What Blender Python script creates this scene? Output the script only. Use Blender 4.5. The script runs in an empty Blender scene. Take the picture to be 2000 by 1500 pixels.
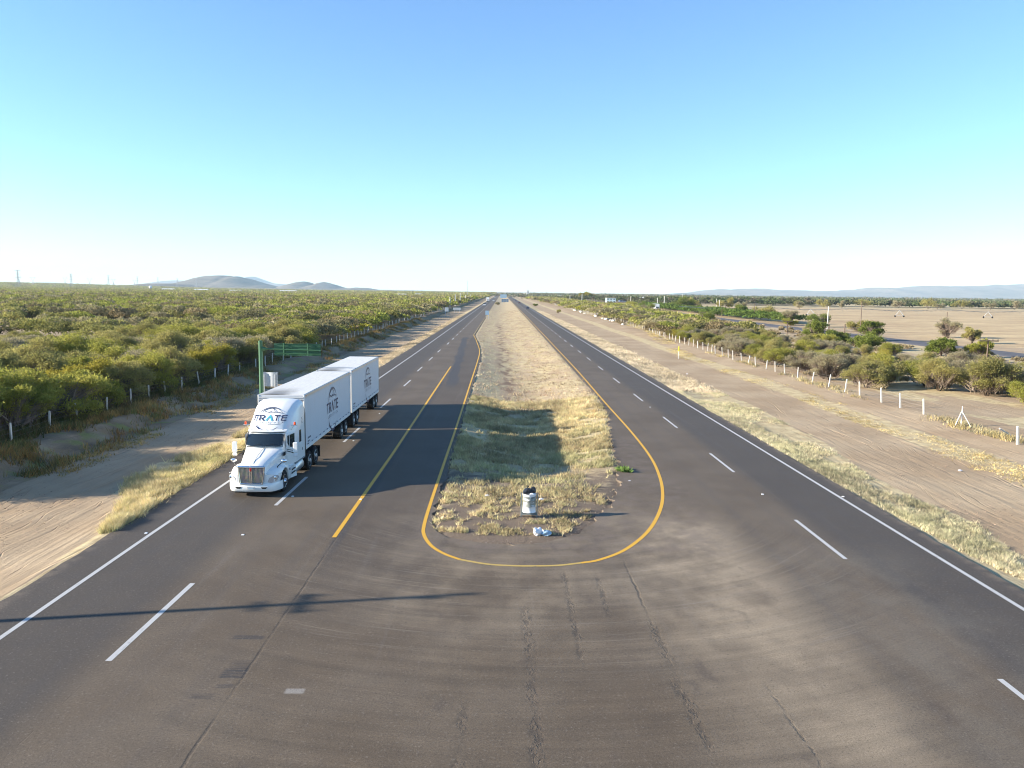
import bpy, math, random
import numpy as np
from math import sin, cos, tan, pi, radians, sqrt, atan2
from mathutils import Vector, Matrix

sc = bpy.context.scene
C = sc.collection
rng = np.random.default_rng(7)
random.seed(7)

# ------------------------------------------------------------------ camera
cam_d = bpy.data.cameras.new('camera')
cam = bpy.data.objects.new('camera', cam_d)
C.objects.link(cam)
R3 = Matrix(((0.99984041, -0.01148719, -0.01368208),
             (-0.01225286, 0.11640217, -0.99312658),
             (0.01300086, 0.99313573, 0.11624285)))
cam.matrix_world = Matrix.Translation((0, 0, 9.5)) @ R3.to_4x4()
cam_d.sensor_width = 36.0
cam_d.lens = 1540.0 / 2000.0 * 36.0
cam_d.clip_start = 0.2
cam_d.clip_end = 60000.0
sc.camera = cam

# ------------------------------------------------------------------ light
SUN_EL, SUN_AZ = radians(17.0), radians(7.0)      # shadows run towards +X and a little towards +Y
sdir = Vector((-cos(SUN_AZ) * cos(SUN_EL), -sin(SUN_AZ) * cos(SUN_EL), sin(SUN_EL)))
world = bpy.data.worlds.new("World")
sc.world = world
world.use_nodes = True
wn = world.node_tree
wn.nodes.clear()
sky = wn.nodes.new('ShaderNodeTexSky')
sky.sky_type = 'NISHITA'
sky.sun_disc = False
sky.sun_elevation = SUN_EL
sky.sun_rotation = atan2(sdir.x, sdir.y)
sky.altitude = 200
sky.air_density = 1.0
sky.dust_density = 0.0
sky.ozone_density = 2.0
bg = wn.nodes.new('ShaderNodeBackground')
bg.inputs['Strength'].default_value = 0.084
wo = wn.nodes.new('ShaderNodeOutputWorld')
tint = wn.nodes.new('ShaderNodeMix'); tint.data_type = 'RGBA'; tint.blend_type = 'MULTIPLY'
tint.inputs[0].default_value = 1.0; tint.inputs[7].default_value = (0.69, 0.90, 1.12, 1)
wn.links.new(sky.outputs[0], tint.inputs[6])
wn.links.new(tint.outputs[2], bg.inputs[0])
wn.links.new(bg.outputs[0], wo.inputs[0])
sun_d = bpy.data.lights.new('sun', 'SUN')
sun_d.energy = 5.0
sun_d.angle = radians(0.5)
sun_d.color = (1.0, 0.91, 0.77)
sun = bpy.data.objects.new('sun', sun_d)
C.objects.link(sun)
sun.rotation_euler = (-sdir).to_track_quat('-Z', 'Y').to_euler()
sun.location = (-60, -10, 40)
sc.view_settings.view_transform = 'Standard'
sc.view_settings.look = 'None'
sc.view_settings.gamma = 1.0
sc.view_settings.use_curve_mapping = False
sc.view_settings.exposure = 1.64
HAZE = 5.5e-5
sc.cycles.use_denoising = True
sc.cycles.denoiser = 'OPENIMAGEDENOISE'
sc.cycles.denoising_input_passes = 'RGB_ALBEDO_NORMAL'
sc.cycles.denoising_prefilter = 'ACCURATE'
sc.cycles.filter_width = 1.05
sc.cycles.max_bounces = 6
sc.cycles.sample_clamp_indirect = 4.0

# ------------------------------------------------------------------ node helpers
class S:
    """a socket with arithmetic"""
    def __init__(s, t, o): s.t, s.o = t, o
    def m(s, op, b=None, c=None, clamp=False):
        n = s.t.nodes.new('ShaderNodeMath'); n.operation = op; n.use_clamp = clamp
        s.t.links.new(s.o, n.inputs[0])
        for i, v in ((1, b), (2, c)):
            if v is None: continue
            if isinstance(v, S): s.t.links.new(v.o, n.inputs[i])
            else: n.inputs[i].default_value = v
        return S(s.t, n.outputs[0])
    def __add__(s, b): return s.m('ADD', b)
    def __sub__(s, b): return s.m('SUBTRACT', b)
    def __mul__(s, b): return s.m('MULTIPLY', b)
    def inv(s): return (s * -1.0) + 1.0
    def abs(s): return s.m('ABSOLUTE')
    def clamp(s): return s.m('ADD', 0.0, clamp=True)
    def step(s, a, b):
        n = s.t.nodes.new('ShaderNodeMapRange'); n.interpolation_type = 'SMOOTHSTEP'
        n.inputs[3].default_value = 0.0; n.inputs[4].default_value = 1.0
        lo, hi = (a, b) if a < b else (b, a)
        n.inputs[1].default_value = lo; n.inputs[2].default_value = hi
        s.t.links.new(s.o, n.inputs[0])
        r = S(s.t, n.outputs[0])
        return r if a < b else r.inv()
    def band(s, a, b, f=0.1): return s.step(a - f, a + f) * s.step(b + f, b - f)

class Mat:
    def __init__(s, name, rough=0.8, metal=0.0, spec=0.3):
        s.m = bpy.data.materials.new(name); s.m.use_nodes = True
        s.t = s.m.node_tree; s.b = s.t.nodes['Principled BSDF']
        s.b.inputs['Roughness'].default_value = rough
        s.b.inputs['Metallic'].default_value = metal
        s.b.inputs['Specular IOR Level'].default_value = spec
    def pos(s):
        g = s.t.nodes.new('ShaderNodeNewGeometry')
        x = s.t.nodes.new('ShaderNodeSeparateXYZ'); s.t.links.new(g.outputs['Position'], x.inputs[0])
        return [S(s.t, x.outputs[i]) for i in range(3)]
    def objpos(s):
        g = s.t.nodes.new('ShaderNodeTexCoord')
        x = s.t.nodes.new('ShaderNodeSeparateXYZ'); s.t.links.new(g.outputs['Object'], x.inputs[0])
        return [S(s.t, x.outputs[i]) for i in range(3)]
    def vec(s, x, y, z=0.0):
        n = s.t.nodes.new('ShaderNodeCombineXYZ')
        for i, v in enumerate((x, y, z)):
            if isinstance(v, S): s.t.links.new(v.o, n.inputs[i])
            else: n.inputs[i].default_value = v
        return S(s.t, n.outputs[0])
    def noise(s, v, scale=1.0, detail=3.0, rough=0.55):
        n = s.t.nodes.new('ShaderNodeTexNoise'); n.inputs['Scale'].default_value = scale
        n.inputs['Detail'].default_value = detail; n.inputs['Roughness'].default_value = rough
        s.t.links.new(v.o, n.inputs['Vector'])
        return S(s.t, n.outputs['Fac'])
    def rgb(s, c):
        n = s.t.nodes.new('ShaderNodeRGB'); n.outputs[0].default_value = (*c, 1); return S(s.t, n.outputs[0])
    def attr(s, name):
        n = s.t.nodes.new('ShaderNodeAttribute'); n.attribute_name = name
        return n
    def mix(s, f, a, b, mode='MIX'):
        n = s.t.nodes.new('ShaderNodeMix'); n.data_type = 'RGBA'; n.blend_type = mode
        if isinstance(f, S): s.t.links.new(f.o, n.inputs[0])
        else: n.inputs[0].default_value = f
        for i, v in ((6, a), (7, b)):
            if isinstance(v, S): s.t.links.new(v.o, n.inputs[i])
            else: n.inputs[i].default_value = (*v, 1)
        return S(s.t, n.outputs[2])
    def scale(s, col, f):
        n = s.t.nodes.new('ShaderNodeVectorMath'); n.operation = 'SCALE'
        s.t.links.new(col.o, n.inputs[0]); s.t.links.new(f.o, n.inputs['Scale'])
        return S(s.t, n.outputs[0])
    def out(s, col, bump=None, strength=0.3, dist=0.02, rough=None):
        s.t.links.new(col.o, s.b.inputs['Base Color'])
        if bump is not None:
            n = s.t.nodes.new('ShaderNodeBump'); n.inputs['Strength'].default_value = strength
            n.inputs['Distance'].default_value = dist
            s.t.links.new(bump.o, n.inputs['Height']); s.t.links.new(n.outputs[0], s.b.inputs['Normal'])
        if rough is not None: s.t.links.new(rough.o, s.b.inputs['Roughness'])
        return s.m

def plain(name, col, rough=0.6, metal=0.0, spec=0.4, var=0.12, sc_=6.0, coat=0.0):
    m = Mat(name, rough, metal, spec)
    x, y, z = m.objpos()
    n = m.noise(m.vec(x, y, z), sc_, 4)
    m.b.inputs['Coat Weight'].default_value = coat
    return m.out(m.scale(m.rgb(col), n * (2 * var) + (1 - var)))

# ------------------------------------------------------------------ mesh helpers
def tag(o, label=None, cat=None, group=None, kind=None):
    if label: o['label'] = label
    if cat: o['category'] = cat
    if group: o['group'] = group
    if kind: o['kind'] = kind
    return o

def empty(name, loc, rz=0.0, label=None, cat=None, group=None):
    o = bpy.data.objects.new(name, None); C.objects.link(o)
    o.empty_display_size = 0.3
    o.location = loc; o.rotation_euler = (0, 0, rz)
    return tag(o, label, cat, group)

def link(name, me, parent=None):
    o = bpy.data.objects.new(name, me); C.objects.link(o)
    if parent is not None: o.parent = parent
    return o

def copy_tree(o, parent=None):
    c = o.copy(); C.objects.link(c); c.parent = parent
    for ch in o.children: copy_tree(ch, c)
    return c

class MB:
    def __init__(s): s.v, s.f, s.mi = [], [], []
    def add(s, vs, fs, mi=0):
        k = len(s.v); s.v += [tuple(p) for p in vs]
        s.f += [tuple(i + k for i in f) for f in fs]; s.mi += [mi] * len(fs)
        return s
    def box(s, c, d, rot=None, mi=0, ch=0.0):
        """box centred on c, full size d, chamfered by ch"""
        a, b, e = d[0] / 2, d[1] / 2, d[2] / 2
        if ch <= 0:
            vs = [(x, y, z) for x in (-a, a) for y in (-b, b) for z in (-e, e)]
            fs = [(0, 1, 3, 2), (4, 6, 7, 5), (0, 4, 5, 1), (2, 3, 7, 6), (0, 2, 6, 4), (1, 5, 7, 3)]
        else:
            vs = []
            for z, q in ((-e, ch), (-e + ch, 0), (e - ch, 0), (e, ch)):
                for x, y in ((-a + q + (0 if q else ch), -b + q), (a - q - (0 if q else ch), -b + q),
                             (a - q, -b + q + (0 if q else ch)), (a - q, b - q - (0 if q else ch)),
                             (a - q - (0 if q else ch), b - q), (-a + q + (0 if q else ch), b - q),
                             (-a + q, b - q - (0 if q else ch)), (-a + q, -b + q + (0 if q else ch))):
                    vs.append((x, y, z))
            fs = [tuple(range(7, -1, -1)), tuple(range(24, 32))]
            for r in range(3):
                for i in range(8):
                    j = (i + 1) % 8
                    fs.append((r * 8 + i, r * 8 + j, r * 8 + 8 + j, r * 8 + 8 + i))
        if rot is not None: vs = [rot @ Vector(p) for p in vs]
        return s.add([(p[0] + c[0], p[1] + c[1], p[2] + c[2]) for p in vs], fs, mi)
    def tube(s, pts, r, n=8, mi=0, caps=True):
        pts = [Vector(p) for p in pts]
        rr = r if isinstance(r, (list, tuple)) else [r] * len(pts)
        vs, fs = [], []
        up = Vector((0.31, 0.17, 0.93)).normalized()
        for i, p in enumerate(pts):
            d = (pts[min(i + 1, len(pts) - 1)] - pts[max(i - 1, 0)]).normalized()
            a = d.cross(up)
            if a.length < 0.1: a = d.cross(Vector((1, 0, 0)))
            a.normalize(); b = d.cross(a)
            for k in range(n):
                t = 2 * pi * k / n
                vs.append(p + a * (cos(t) * rr[i]) + b * (sin(t) * rr[i]))
        for i in range(len(pts) - 1):
            for k in range(n):
                j = (k + 1) % n
                fs.append((i * n + k, i * n + j, i * n + n + j, i * n + n + k))
        if caps: fs += [tuple(range(n))[::-1], tuple(range((len(pts) - 1) * n, len(pts) * n))]
        return s.add(vs, fs, mi)
    def lathe(s, prof, c=(0, 0, 0), axis='z', n=24, mi=0):
        vs, fs = [], []
        for r, h in prof:
            for k in range(n):
                t = 2 * pi * k / n
                a, b = r * cos(t), r * sin(t)
                p = (a, b, h) if axis == 'z' else ((h, a, b) if axis == 'x' else (a, h, b))
                vs.append((p[0] + c[0], p[1] + c[1], p[2] + c[2]))
        m = len(prof)
        for i in range(m - 1):
            for k in range(n):
                j = (k + 1) % n
                fs.append((i * n + k, i * n + j, i * n + n + j, i * n + n + k))
        fs += [tuple(range(n))[::-1], tuple(range((m - 1) * n, m * n))]
        return s.add(vs, fs, mi)
    def loft(s, rings, closed=True, mi=0, caps=True):
        n = len(rings[0]); vs = [p for r in rings for p in r]; fs = []
        for i in range(len(rings) - 1):
            for k in range(n if closed else n - 1):
                j = (k + 1) % n
                fs.append((i * n + k, i * n + j, i * n + n + j, i * n + n + k))
        if caps and closed: fs += [tuple(range(n))[::-1], tuple(range((len(rings) - 1) * n, len(rings) * n))]
        return s.add(vs, fs, mi)
    def build(s, name, mats, parent=None, smooth=False, bevel=0.0):
        me = bpy.data.meshes.new(name)
        me.from_pydata(s.v, [], s.f)
        mats = mats if isinstance(mats, (list, tuple)) else [mats]
        for m in mats: me.materials.append(m)
        me.polygons.foreach_set('material_index', s.mi)
        import bmesh
        bm = bmesh.new(); bm.from_mesh(me)
        bmesh.ops.recalc_face_normals(bm, faces=bm.faces)
        bm.to_mesh(me); bm.free()
        if smooth:
            me.polygons.foreach_set('use_smooth', [True] * len(me.polygons))
            me.set_sharp_from_angle(angle=radians(smooth if smooth is not True else 40))
        me.update()
        return link(name, me, parent)

def soup(name, P, mat, col=None, parent=None, mesh_only=False, midx=None):
    """P: (N,3,3) triangles; col (N,3) colour per triangle"""
    N = len(P)
    me = bpy.data.meshes.new(name)
    me.vertices.add(N * 3); me.loops.add(N * 3); me.polygons.add(N)
    me.vertices.foreach_set('co', np.ascontiguousarray(P, dtype=np.float32).ravel())
    me.loops.foreach_set('vertex_index', np.arange(N * 3, dtype=np.int32))
    me.polygons.foreach_set('loop_start', np.arange(0, N * 3, 3, dtype=np.int32))
    if col is not None:
        a = me.attributes.new('col', 'FLOAT_COLOR', 'POINT')
        c4 = np.ones((N, 3, 4), np.float32); c4[:, :, :3] = col[:, None, :]
        a.data.foreach_set('color', c4.ravel())
    for m in (mat if isinstance(mat, (list, tuple)) else [mat]): me.materials.append(m)
    if midx is not None: me.polygons.foreach_set('material_index', midx)
    me.update(calc_edges=True)
    return me if mesh_only else link(name, me, parent)

def grid(name, X, Y, Z, mat, attrs=None):
    """X,Y,Z (ny,nx) arrays"""
    ny, nx = X.shape
    me = bpy.data.meshes.new(name)
    co = np.stack([X, Y, Z], -1).reshape(-1, 3).astype(np.float32)
    i = np.arange((ny - 1) * (nx - 1)); r, c = i // (nx - 1), i % (nx - 1)
    a = r * nx + c
    q = np.stack([a, a + 1, a + nx + 1, a + nx], -1).astype(np.int32)
    me.vertices.add(len(co)); me.vertices.foreach_set('co', co.ravel())
    me.loops.add(q.size); me.loops.foreach_set('vertex_index', q.ravel())
    me.polygons.add(len(q)); me.polygons.foreach_set('loop_start', np.arange(0, q.size, 4, dtype=np.int32))
    for k, v in (attrs or {}).items():
        at = me.attributes.new(k, 'FLOAT_COLOR', 'POINT')
        at.data.foreach_set('color', v.reshape(-1, 4).astype(np.float32).ravel())
    me.materials.append(mat)
    me.polygons.foreach_set('use_smooth', np.ones(len(q), bool))
    me.update(calc_edges=True)
    return link(name, me)

def sstep(a, b, x):
    t = np.clip((x - a) / (b - a), 0, 1); return t * t * (3 - 2 * t)

_tab = np.random.default_rng(3).random((257, 257))
def vnoise(x, y):
    x = np.asarray(x, float); y = np.asarray(y, float)
    xi, yi = np.floor(x).astype(int), np.floor(y).astype(int)
    fx, fy = x - xi, y - yi; fx = fx * fx * (3 - 2 * fx); fy = fy * fy * (3 - 2 * fy)
    g = lambda a, b: _tab[a % 257, b % 257]
    return (g(xi, yi) * (1 - fx) + g(xi + 1, yi) * fx) * (1 - fy) + (g(xi, yi + 1) * (1 - fx) + g(xi + 1, yi + 1) * fx) * fy
def fbm(x, y, o=4):
    s, a, t = 0, 1.0, 0
    for k in range(o):
        s = s + a * vnoise(x * 2 ** k + 17.3 * k, y * 2 ** k + 9.1 * k); t += a; a *= 0.5
    return s / t

# ------------------------------------------------------------------ layout of the place (metres; +Y runs along the highway)
NOSE = 28.9
_ys = [28.9, 29.1, 29.7, 30.3, 32.7, 37.1, 44.1, 50.0, 56.3, 62.5, 73.0, 400]
_mr = [0.6, 1.8, 2.4, 3.0, 4.2, 5.6, 6.6, 7.1, 7.8, 8.5, 8.85, 9.0]
def med_l(y):
    y = np.asarray(y, float)
    b = np.interp(y, [28.9, 29.1, 29.7, 30.6, 31.5, 112, 139, 172, 300], [0.5, -0.6, -2.0, -2.6, -2.8, -2.95, -3.9, -5.9, -6.0])
    return b
def med_r(y): return np.interp(np.asarray(y, float), _ys, _mr)
ROAD_L, ROAD_R = -15.05, 17.15

def gz(x, y):
    """height of the soil"""
    x = np.asarray(x, float); y = np.asarray(y, float)
    z = np.zeros(np.broadcast(x, y).shape)
    # west verge, track, spoil bank below the fence
    w = np.interp(x, [-60, -33, -29.5, -28.0, -26.8, -25.3, -23.5, -17.5, -15.0], [0.0, 0.05, 0.15, 0.35, 0.38, -0.28, -0.30, -0.25, -0.02])
    e = np.interp(x, [17.0, 19.8, 27, 31, 34, 60], [-0.03, -0.30, -0.28, -0.18, 0.0, 0.0])
    z = np.where(x < -15, w, z); z = np.where(x > 17, e, z)
    ml, mr = med_l(y), med_r(y)
    t = np.clip((x - ml) / np.maximum(mr - ml, 0.1), 0, 1)
    d = 0.62 * sstep(36.5, 44.5, y) * (1 - 0.35 * sstep(90, 200, y))
    inside = (x > ml) & (x < mr) & (y > NOSE)
    z = np.where(inside, -0.02 - d * np.sin(pi * t ** 0.85) ** 1.3, z)
    under = (x > -15) & (x < 17) & ~inside
    z = np.where(under, -0.10, z)
    bump = 0.10 * (fbm(x * 0.6, y * 0.6, 3) - 0.5)
    bump = np.where((x > -15.4) & (x < 17.3) & ((y < NOSE + 2) | ~inside), 0, bump)
    bank = np.where((x < -25.0) & (x > -30), 0.26 * (fbm(x * 0.9 + 5, y * 0.7, 4) - 0.5), 0)
    far = 1.0 / (1 + np.maximum(y, 0) / 300.0)
    return z + (bump + bank) * far

# ------------------------------------------------------------------ ground
def axis(dense0, dense1, step, lim0, lim1, g):
    a = list(np.arange(dense0, dense1 + 1e-6, step))
    s, v = step, dense1
    while v < lim1: s *= g; v += s; a.append(v)
    s, v, b = step, dense0, []
    while v > lim0: s *= g; v -= s; b.append(v)
    return np.array(b[::-1] + a)
gx = axis(-34, 40, 0.35, -16000, 16000, 1.11)
gy = axis(12, 62, 0.4, -400, 17000, 1.035)
GX, GY = np.meshgrid(gx, gy)
GZ = gz(GX, GY)
# west land climbs a little far off
GZ = GZ + 16 * sstep(1700, 3600, GY) * sstep(-900, -2200, GX)

def soil_attrs(X, Y):
    n1 = fbm(X * 0.25, Y * 0.12, 4); n2 = fbm(X * 0.9 + 40, Y * 0.6, 3)
    grass = np.zeros_like(X); dark = np.zeros_like(X); field = np.zeros_like(X)
    inside = (X > med_l(Y) - .3) & (X < med_r(Y) + .3) & (Y > NOSE)
    # median: straw, bare near the nose
    g = 0.35 + 0.6 * sstep(32, 37, Y + 4 * (n2 - .5)) * sstep(7.5, 5.0, X - 0.12 * (Y - 36) + 2 * (n2 - .5))
    grass = np.where(inside, np.where(Y > 62, 0.85, g), grass)
    wl = np.interp(Y, [20, 30, 33, 39, 44, 51, 60, 400], [-15.2, -15.4, -16.3, -18.9, -18.7, -17.6, -17.1, -17.0])
    grass = np.where((X < -14) & (X > wl - 0.6 + n2), 0.8, grass)
    er = np.interp(Y, [20, 28.5, 33, 42, 53, 68, 100, 400], [19.3, 19.8, 20.7, 20.3, 21.6, 22.3, 21.8, 20.6])
    grass = np.where((X > 17) & (X < er + 0.8 * (n2 - .3)), 0.75, grass)
    px = 29.3 + 0.25 * np.sin(Y * .08)
    grass = np.maximum(grass, 0.8 * np.clip(1 - np.abs(X - px) / (1.2 + n1 * 1.2), 0, 1) ** .5 * sstep(34, 42, Y) * (X > 20))
    grass = np.where((X > 38) & (X < 80), 0.25 + 0.55 * sstep(0.45, 0.6, n1), grass)
    # leaf litter below the scrub
    dark = np.where(X < -28, 0.75 * sstep(-28, -31, X + n2), dark)
    dark = np.where((X < -23.5) & (X > -28.6), 0.55 * n2 + .30, dark)
    clear = (sstep(-72, -80, X + 14 * (n1 - .5)) * sstep(144, 152, Y + 10 * (n2 - .5)) * sstep(196, 184, Y + 10 * (n2 - .5)))
    dark = dark * (1 - clear)
    # ploughed field to the east beyond the side road
    field = np.where((X > 96 + 6 * (n1 - .5)) & (Y > 150) & (Y < 610), 1.0, 0)
    grass = np.where((X > 96) & (Y > 610) & (Y < 770), 0.9, grass)
    m = (X > 60) & (Y >= 770)
    fb = fbm(X * 0.004, Y * 0.0022 + 3, 3)
    grass = np.where(m, 0.8 * (fb > .5), grass); dark = np.where(m, np.where(fb > .5, 0.0, 0.8), dark)
    a = np.ones(X.shape + (4,)); a[..., 0] = grass; a[..., 1] = np.clip(dark, 0, 1); a[..., 2] = field
    a[..., 3] = np.where(inside, 1.0, 0.0)
    return a

M = {}
def ground_material():
    m = Mat('soil', 0.95, 0, 0.15)
    x, y, z = m.pos()
    at = m.attr('zone')
    sp = m.t.nodes.new('ShaderNodeSeparateColor'); m.t.links.new(at.outputs['Color'], sp.inputs[0])
    gr, dk, fd = [S(m.t, sp.outputs[i]) for i in range(3)]
    med = S(m.t, at.outputs['Alpha'])
    p = m.vec(x, y, 0.0)
    big = m.noise(p, 0.12, 4); mid = m.noise(p, 1.1, 5); fine = m.noise(p, 9.0, 4, 0.7)
    wp = m.noise(m.vec(x * .09, y * .045), 1.0, 3)
    r2 = m.noise(m.vec(x * 1.1 + wp * 7.0, y * .03 + wp), 1.0, 3, .6)
    lines = ((r2 * 6.0).m('FRACT') - .5).abs().step(.055, .005)
    rut = m.noise(m.vec(x * 2.6 + m.noise(m.vec(x * .1, y * .06), 1.0, 2) * 3.0, y * 0.07), 1.0, 4, 0.6)
    dirt = m.mix(big.step(.35, .65), (0.37, 0.268, 0.167), (0.46, 0.35, 0.227))
    dirt = m.scale(dirt, (rut - .5) * med.inv() * 0.28 + 0.86 + (fine - 0.5) * 0.3 + (mid - .5) * .12)
    dirt = m.mix(lines * med.inv() * m.noise(p, .5, 4).step(.42, .6) * .5, dirt, (0.22, 0.155, 0.10))
    peb = m.noise(p, 3.2, 3, .8)
    dirt = m.mix(peb.step(.66, .72) * mid.step(.5, .62), dirt, (0.2, 0.155, 0.12))
    straw = m.mix(mid.step(.35, .65), (0.42, 0.325, 0.185), (0.54, 0.44, 0.26))
    straw = m.mix(m.noise(m.vec(x, y * .35), 1.6, 4).step(.58, .75) * 0.55, straw, (0.27, 0.17, 0.10))
    straw = m.mix(med * y.step(58, 72) * m.noise(m.vec(x * .5, y * .16, 2.0), 1.0, 4).step(.46, .56) * .6, straw, (0.40, 0.29, 0.195))
    straw = m.scale(straw, (fine - .5) * 0.7 + .95)
    # eroded brown gully down the middle of the median
    gx_ = x - ((y * -0.011) + 1.75) - (m.noise(m.vec(y * .05, 3.0), 1.0, 3) - .5) * 3.0
    gully = gx_.abs().step(1.5, .2) * y.band(66, 245, 6) * med * m.noise(m.vec(x * .7, y * .25), 1.0, 4).step(.42, .6)
    straw = m.mix(gully * 0.9, straw, (0.20, 0.13, 0.085))
    col = m.mix((gr + (mid - .5) * 0.5).step(.3, .62), dirt, straw)
    litter = m.mix(mid.step(.4, .6), (0.16, 0.115, 0.075), (0.24, 0.17, 0.10))
    litter = m.mix(m.noise(p, .55, 4).step(.5, .62), litter, (0.20, 0.20, 0.07))
    col = m.mix((dk + (mid - .5) * .6).step(.25, .75), col, m.scale(litter, (fine - .5) * .5 + 1.0))
    fur = m.noise(m.vec(x * .02, y * .22), 1.0, 4, .65)
    fcol = m.mix(fur.step(.38, .62), (0.35, 0.245, 0.145), (0.54, 0.41, 0.23))
    fcol = m.scale(fcol, m.noise(m.vec(x * .35, y * 1.1), 1.0, 3).step(.2, .8) * .4 + .8)
    col = m.mix(fd, col, fcol)
    # soil by the nose of the median is darkened by asphalt dust
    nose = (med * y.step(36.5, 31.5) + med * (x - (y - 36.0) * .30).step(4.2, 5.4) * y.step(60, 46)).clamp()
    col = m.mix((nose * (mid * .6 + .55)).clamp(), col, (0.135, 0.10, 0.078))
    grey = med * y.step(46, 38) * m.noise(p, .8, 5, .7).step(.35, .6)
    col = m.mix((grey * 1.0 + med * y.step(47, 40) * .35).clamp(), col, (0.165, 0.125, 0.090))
    h = mid * 0.6 + fine * 0.5 + rut * med.inv() * 1.2
    return m.out(col, h + lines * med.inv() * -.8, 0.6, 0.10)
M['soil'] = ground_material()
tag(grid('ground', GX, GY, GZ, M['soil'], {'zone': soil_attrs(GX, GY)}), kind='structure')

# ------------------------------------------------------------------ asphalt
def asphalt_material():
    m = Mat('asphalt', 0.78, 0, 0.35)
    x, y, z = m.pos()
    p = m.vec(x, y, 0.0)
    big = m.noise(p, 0.22, 4); mid = m.noise(p, 1.6, 5); fine = m.noise(p, 22.0, 4, .75)
    streak = m.noise(m.vec(x * 2.2, y * 0.06), 1.0, 5, .6)
    brown = m.mix(big.step(.35, .65), (0.092, 0.067, 0.043), (0.112, 0.085, 0.058))
    cool = m.rgb((0.051, 0.043, 0.036))
    lane = (x.band(-15.6, -10.3, .7) + x.band(12.9, 17.6, .6)).clamp()
    apron = x.band(-9.5, 9.0, 1.5) * y.step(33, 26)
    col = m.mix(lane * .75, brown, cool)
    decel = x.band(-6.2, -2.0, .12) * y.band(24, 165, 5)
    col = m.mix(decel * 0.45, col, (0.049, 0.038, 0.030))
    wheel = (x + 14.3).abs().step(.6, .1)
    for c in (-12.5, -10.9, -8.9, -7.2, 10.2, 11.9, 13.6, 15.2):
        wheel = wheel + (x - c).abs().step(.45, .05)
    col = m.mix((wheel * streak.step(.3, .7) * .22).clamp(), col, (0.055, 0.05, 0.05))
    col = m.mix(streak.step(.55, .8) * .25, col, (0.135, 0.118, 0.105))
    # dust dragged out of the median opening
    nz = m.noise(m.vec(x * .5, y * .35), 1.0, 5, .62)
    d1 = (x + (m.noise(m.vec(y * .25, 1.0), 1.0, 3) - .5) * 1.6).step(3.4, 8.2) * (x + (nz - .5) * 3.0).step(10.2, 8.5) * y.step(36, 30) * y.step(10, 17)
    d2 = x.band(-4.0, 8.5, 2.5) * y.band(21, 35, 4.0) * .5
    dust = (d1 * nz.step(.05, .75) + d2 * nz.step(.35, .7)).clamp()
    col = m.mix(dust * .84, col, (0.275, 0.215, 0.145))
    # sweeping arcs left by turning tyres
    dx, dy = x - 1.0, y - 38.0
    r = (dx * dx + dy * dy).m('SQRT'); th = dy.m('ARCTAN2', dx)
    arcs = m.noise(m.vec(r * 1.9, th * 1.6), 1.0, 4, .62)
    am = x.band(-7, 12, 3) * y.band(11, 32, 4)
    col = m.scale(col, (arcs - .5) * am * 1.0 + 1.04)
    arc2 = m.noise(m.vec(r * 8.5, th * 3.0, 4.0), 1.0, 3, .6).step(.56, .72)
    col = m.mix(arc2 * am * y.step(17, 22) * .42, col, (0.22, 0.185, 0.145))
    # paler cloud of dust on the near east lanes
    col = m.mix(x.band(9, 14.5, 1.4) * y.step(34, 24) * nz.step(.35, .7) * .38, col, (0.175, 0.15, 0.115))
    # joints and cracks running with the lanes
    wob = (m.noise(m.vec(y * .9, 7.0), 1.0, 4, .7) - .5)
    def crack(xc, y0, y1, w, lo, hi, a, seed):
        d = (x - xc + (m.noise(m.vec(y * .8, seed), 1.0, 5, .75) - .5) * a * 1.6).abs()
        brk = m.noise(m.vec(x * 5.0, y * 3.0, seed), 1.0, 3, .7).step(lo, hi)
        b2 = m.noise(m.vec(y * .55, seed * 3.0), 1.0, 3, .6).step(.36, .58)
        return d.step(w, w * .15) * brk * (b2 * .8 + .2) * y.band(y0, y1, .8)
    ck = crack(-6.27, -5, 30, .06, .25, .5, .10, 1.0) * .75
    for args in ((2.2, 19.4, 26.3, .16, .40, .55, .35, 5.0), (4.45, 15.0, 22.0, .22, .44, .56, .5, 9.0), (4.45, 22, 27, .06, .2, .4, .2, 9.0),
                 (0.85, 5.0, 23.0, .24, .42, .58, .35, 13.0), (-0.75, 8.0, 17.2, .20, .40, .55, .4, 17.0), (3.3, 22.5, 25.8, .13, .4, .55, .3, 21.0),
                 (6.6, 10, 18, .06, .4, .5, .4, 33.0)):
        ck = ck + crack(*args)
    for args in ((12.6, 5, 60, .03, .35, .6, .06, 25.0), (-9.95, 5, 60, .025, .4, .65, .05, 29.0)):
        ck = ck + crack(*args) * .4
    col = m.mix((ck * .40).clamp(), col, (0.030, 0.024, 0.020))
    # stains beside the cracks, oil, skid rubber
    st = m.noise(m.vec(x * .9, y * .5, 8.0), 1.0, 4, .6).step(.60, .72) * am
    col = m.mix(st * .4, col, (0.055, 0.042, 0.035))
    def skid(x0, x1, y0, y1, f):
        bars = m.noise(m.vec(x * 1.5, y * 16.0), 1.0, 2).step(.42, .55)
        return x.band(x0, x1, .06) * y.band(y0, y1, .04) * (bars * .6 + .4) * f
    sk = skid(-7.25, -6.42, 20.62, 20.86, .8) + skid(-6.85, -6.25, 18.45, 18.95, .85) + skid(-6.8, -6.3, 18.95, 19.4, .4) + skid(-6.75, -6.35, 17.95, 18.15, .6) + skid(-7.2, -6.65, 17.45, 17.7, .5)
    col = m.mix(sk.clamp(), col, (0.036, 0.033, 0.033))
    col = m.mix(x.band(-5.05, -4.6, .04) * y.band(17.72, 17.95, .05) * .55, col, (0.33, 0.31, 0.28))
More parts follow.
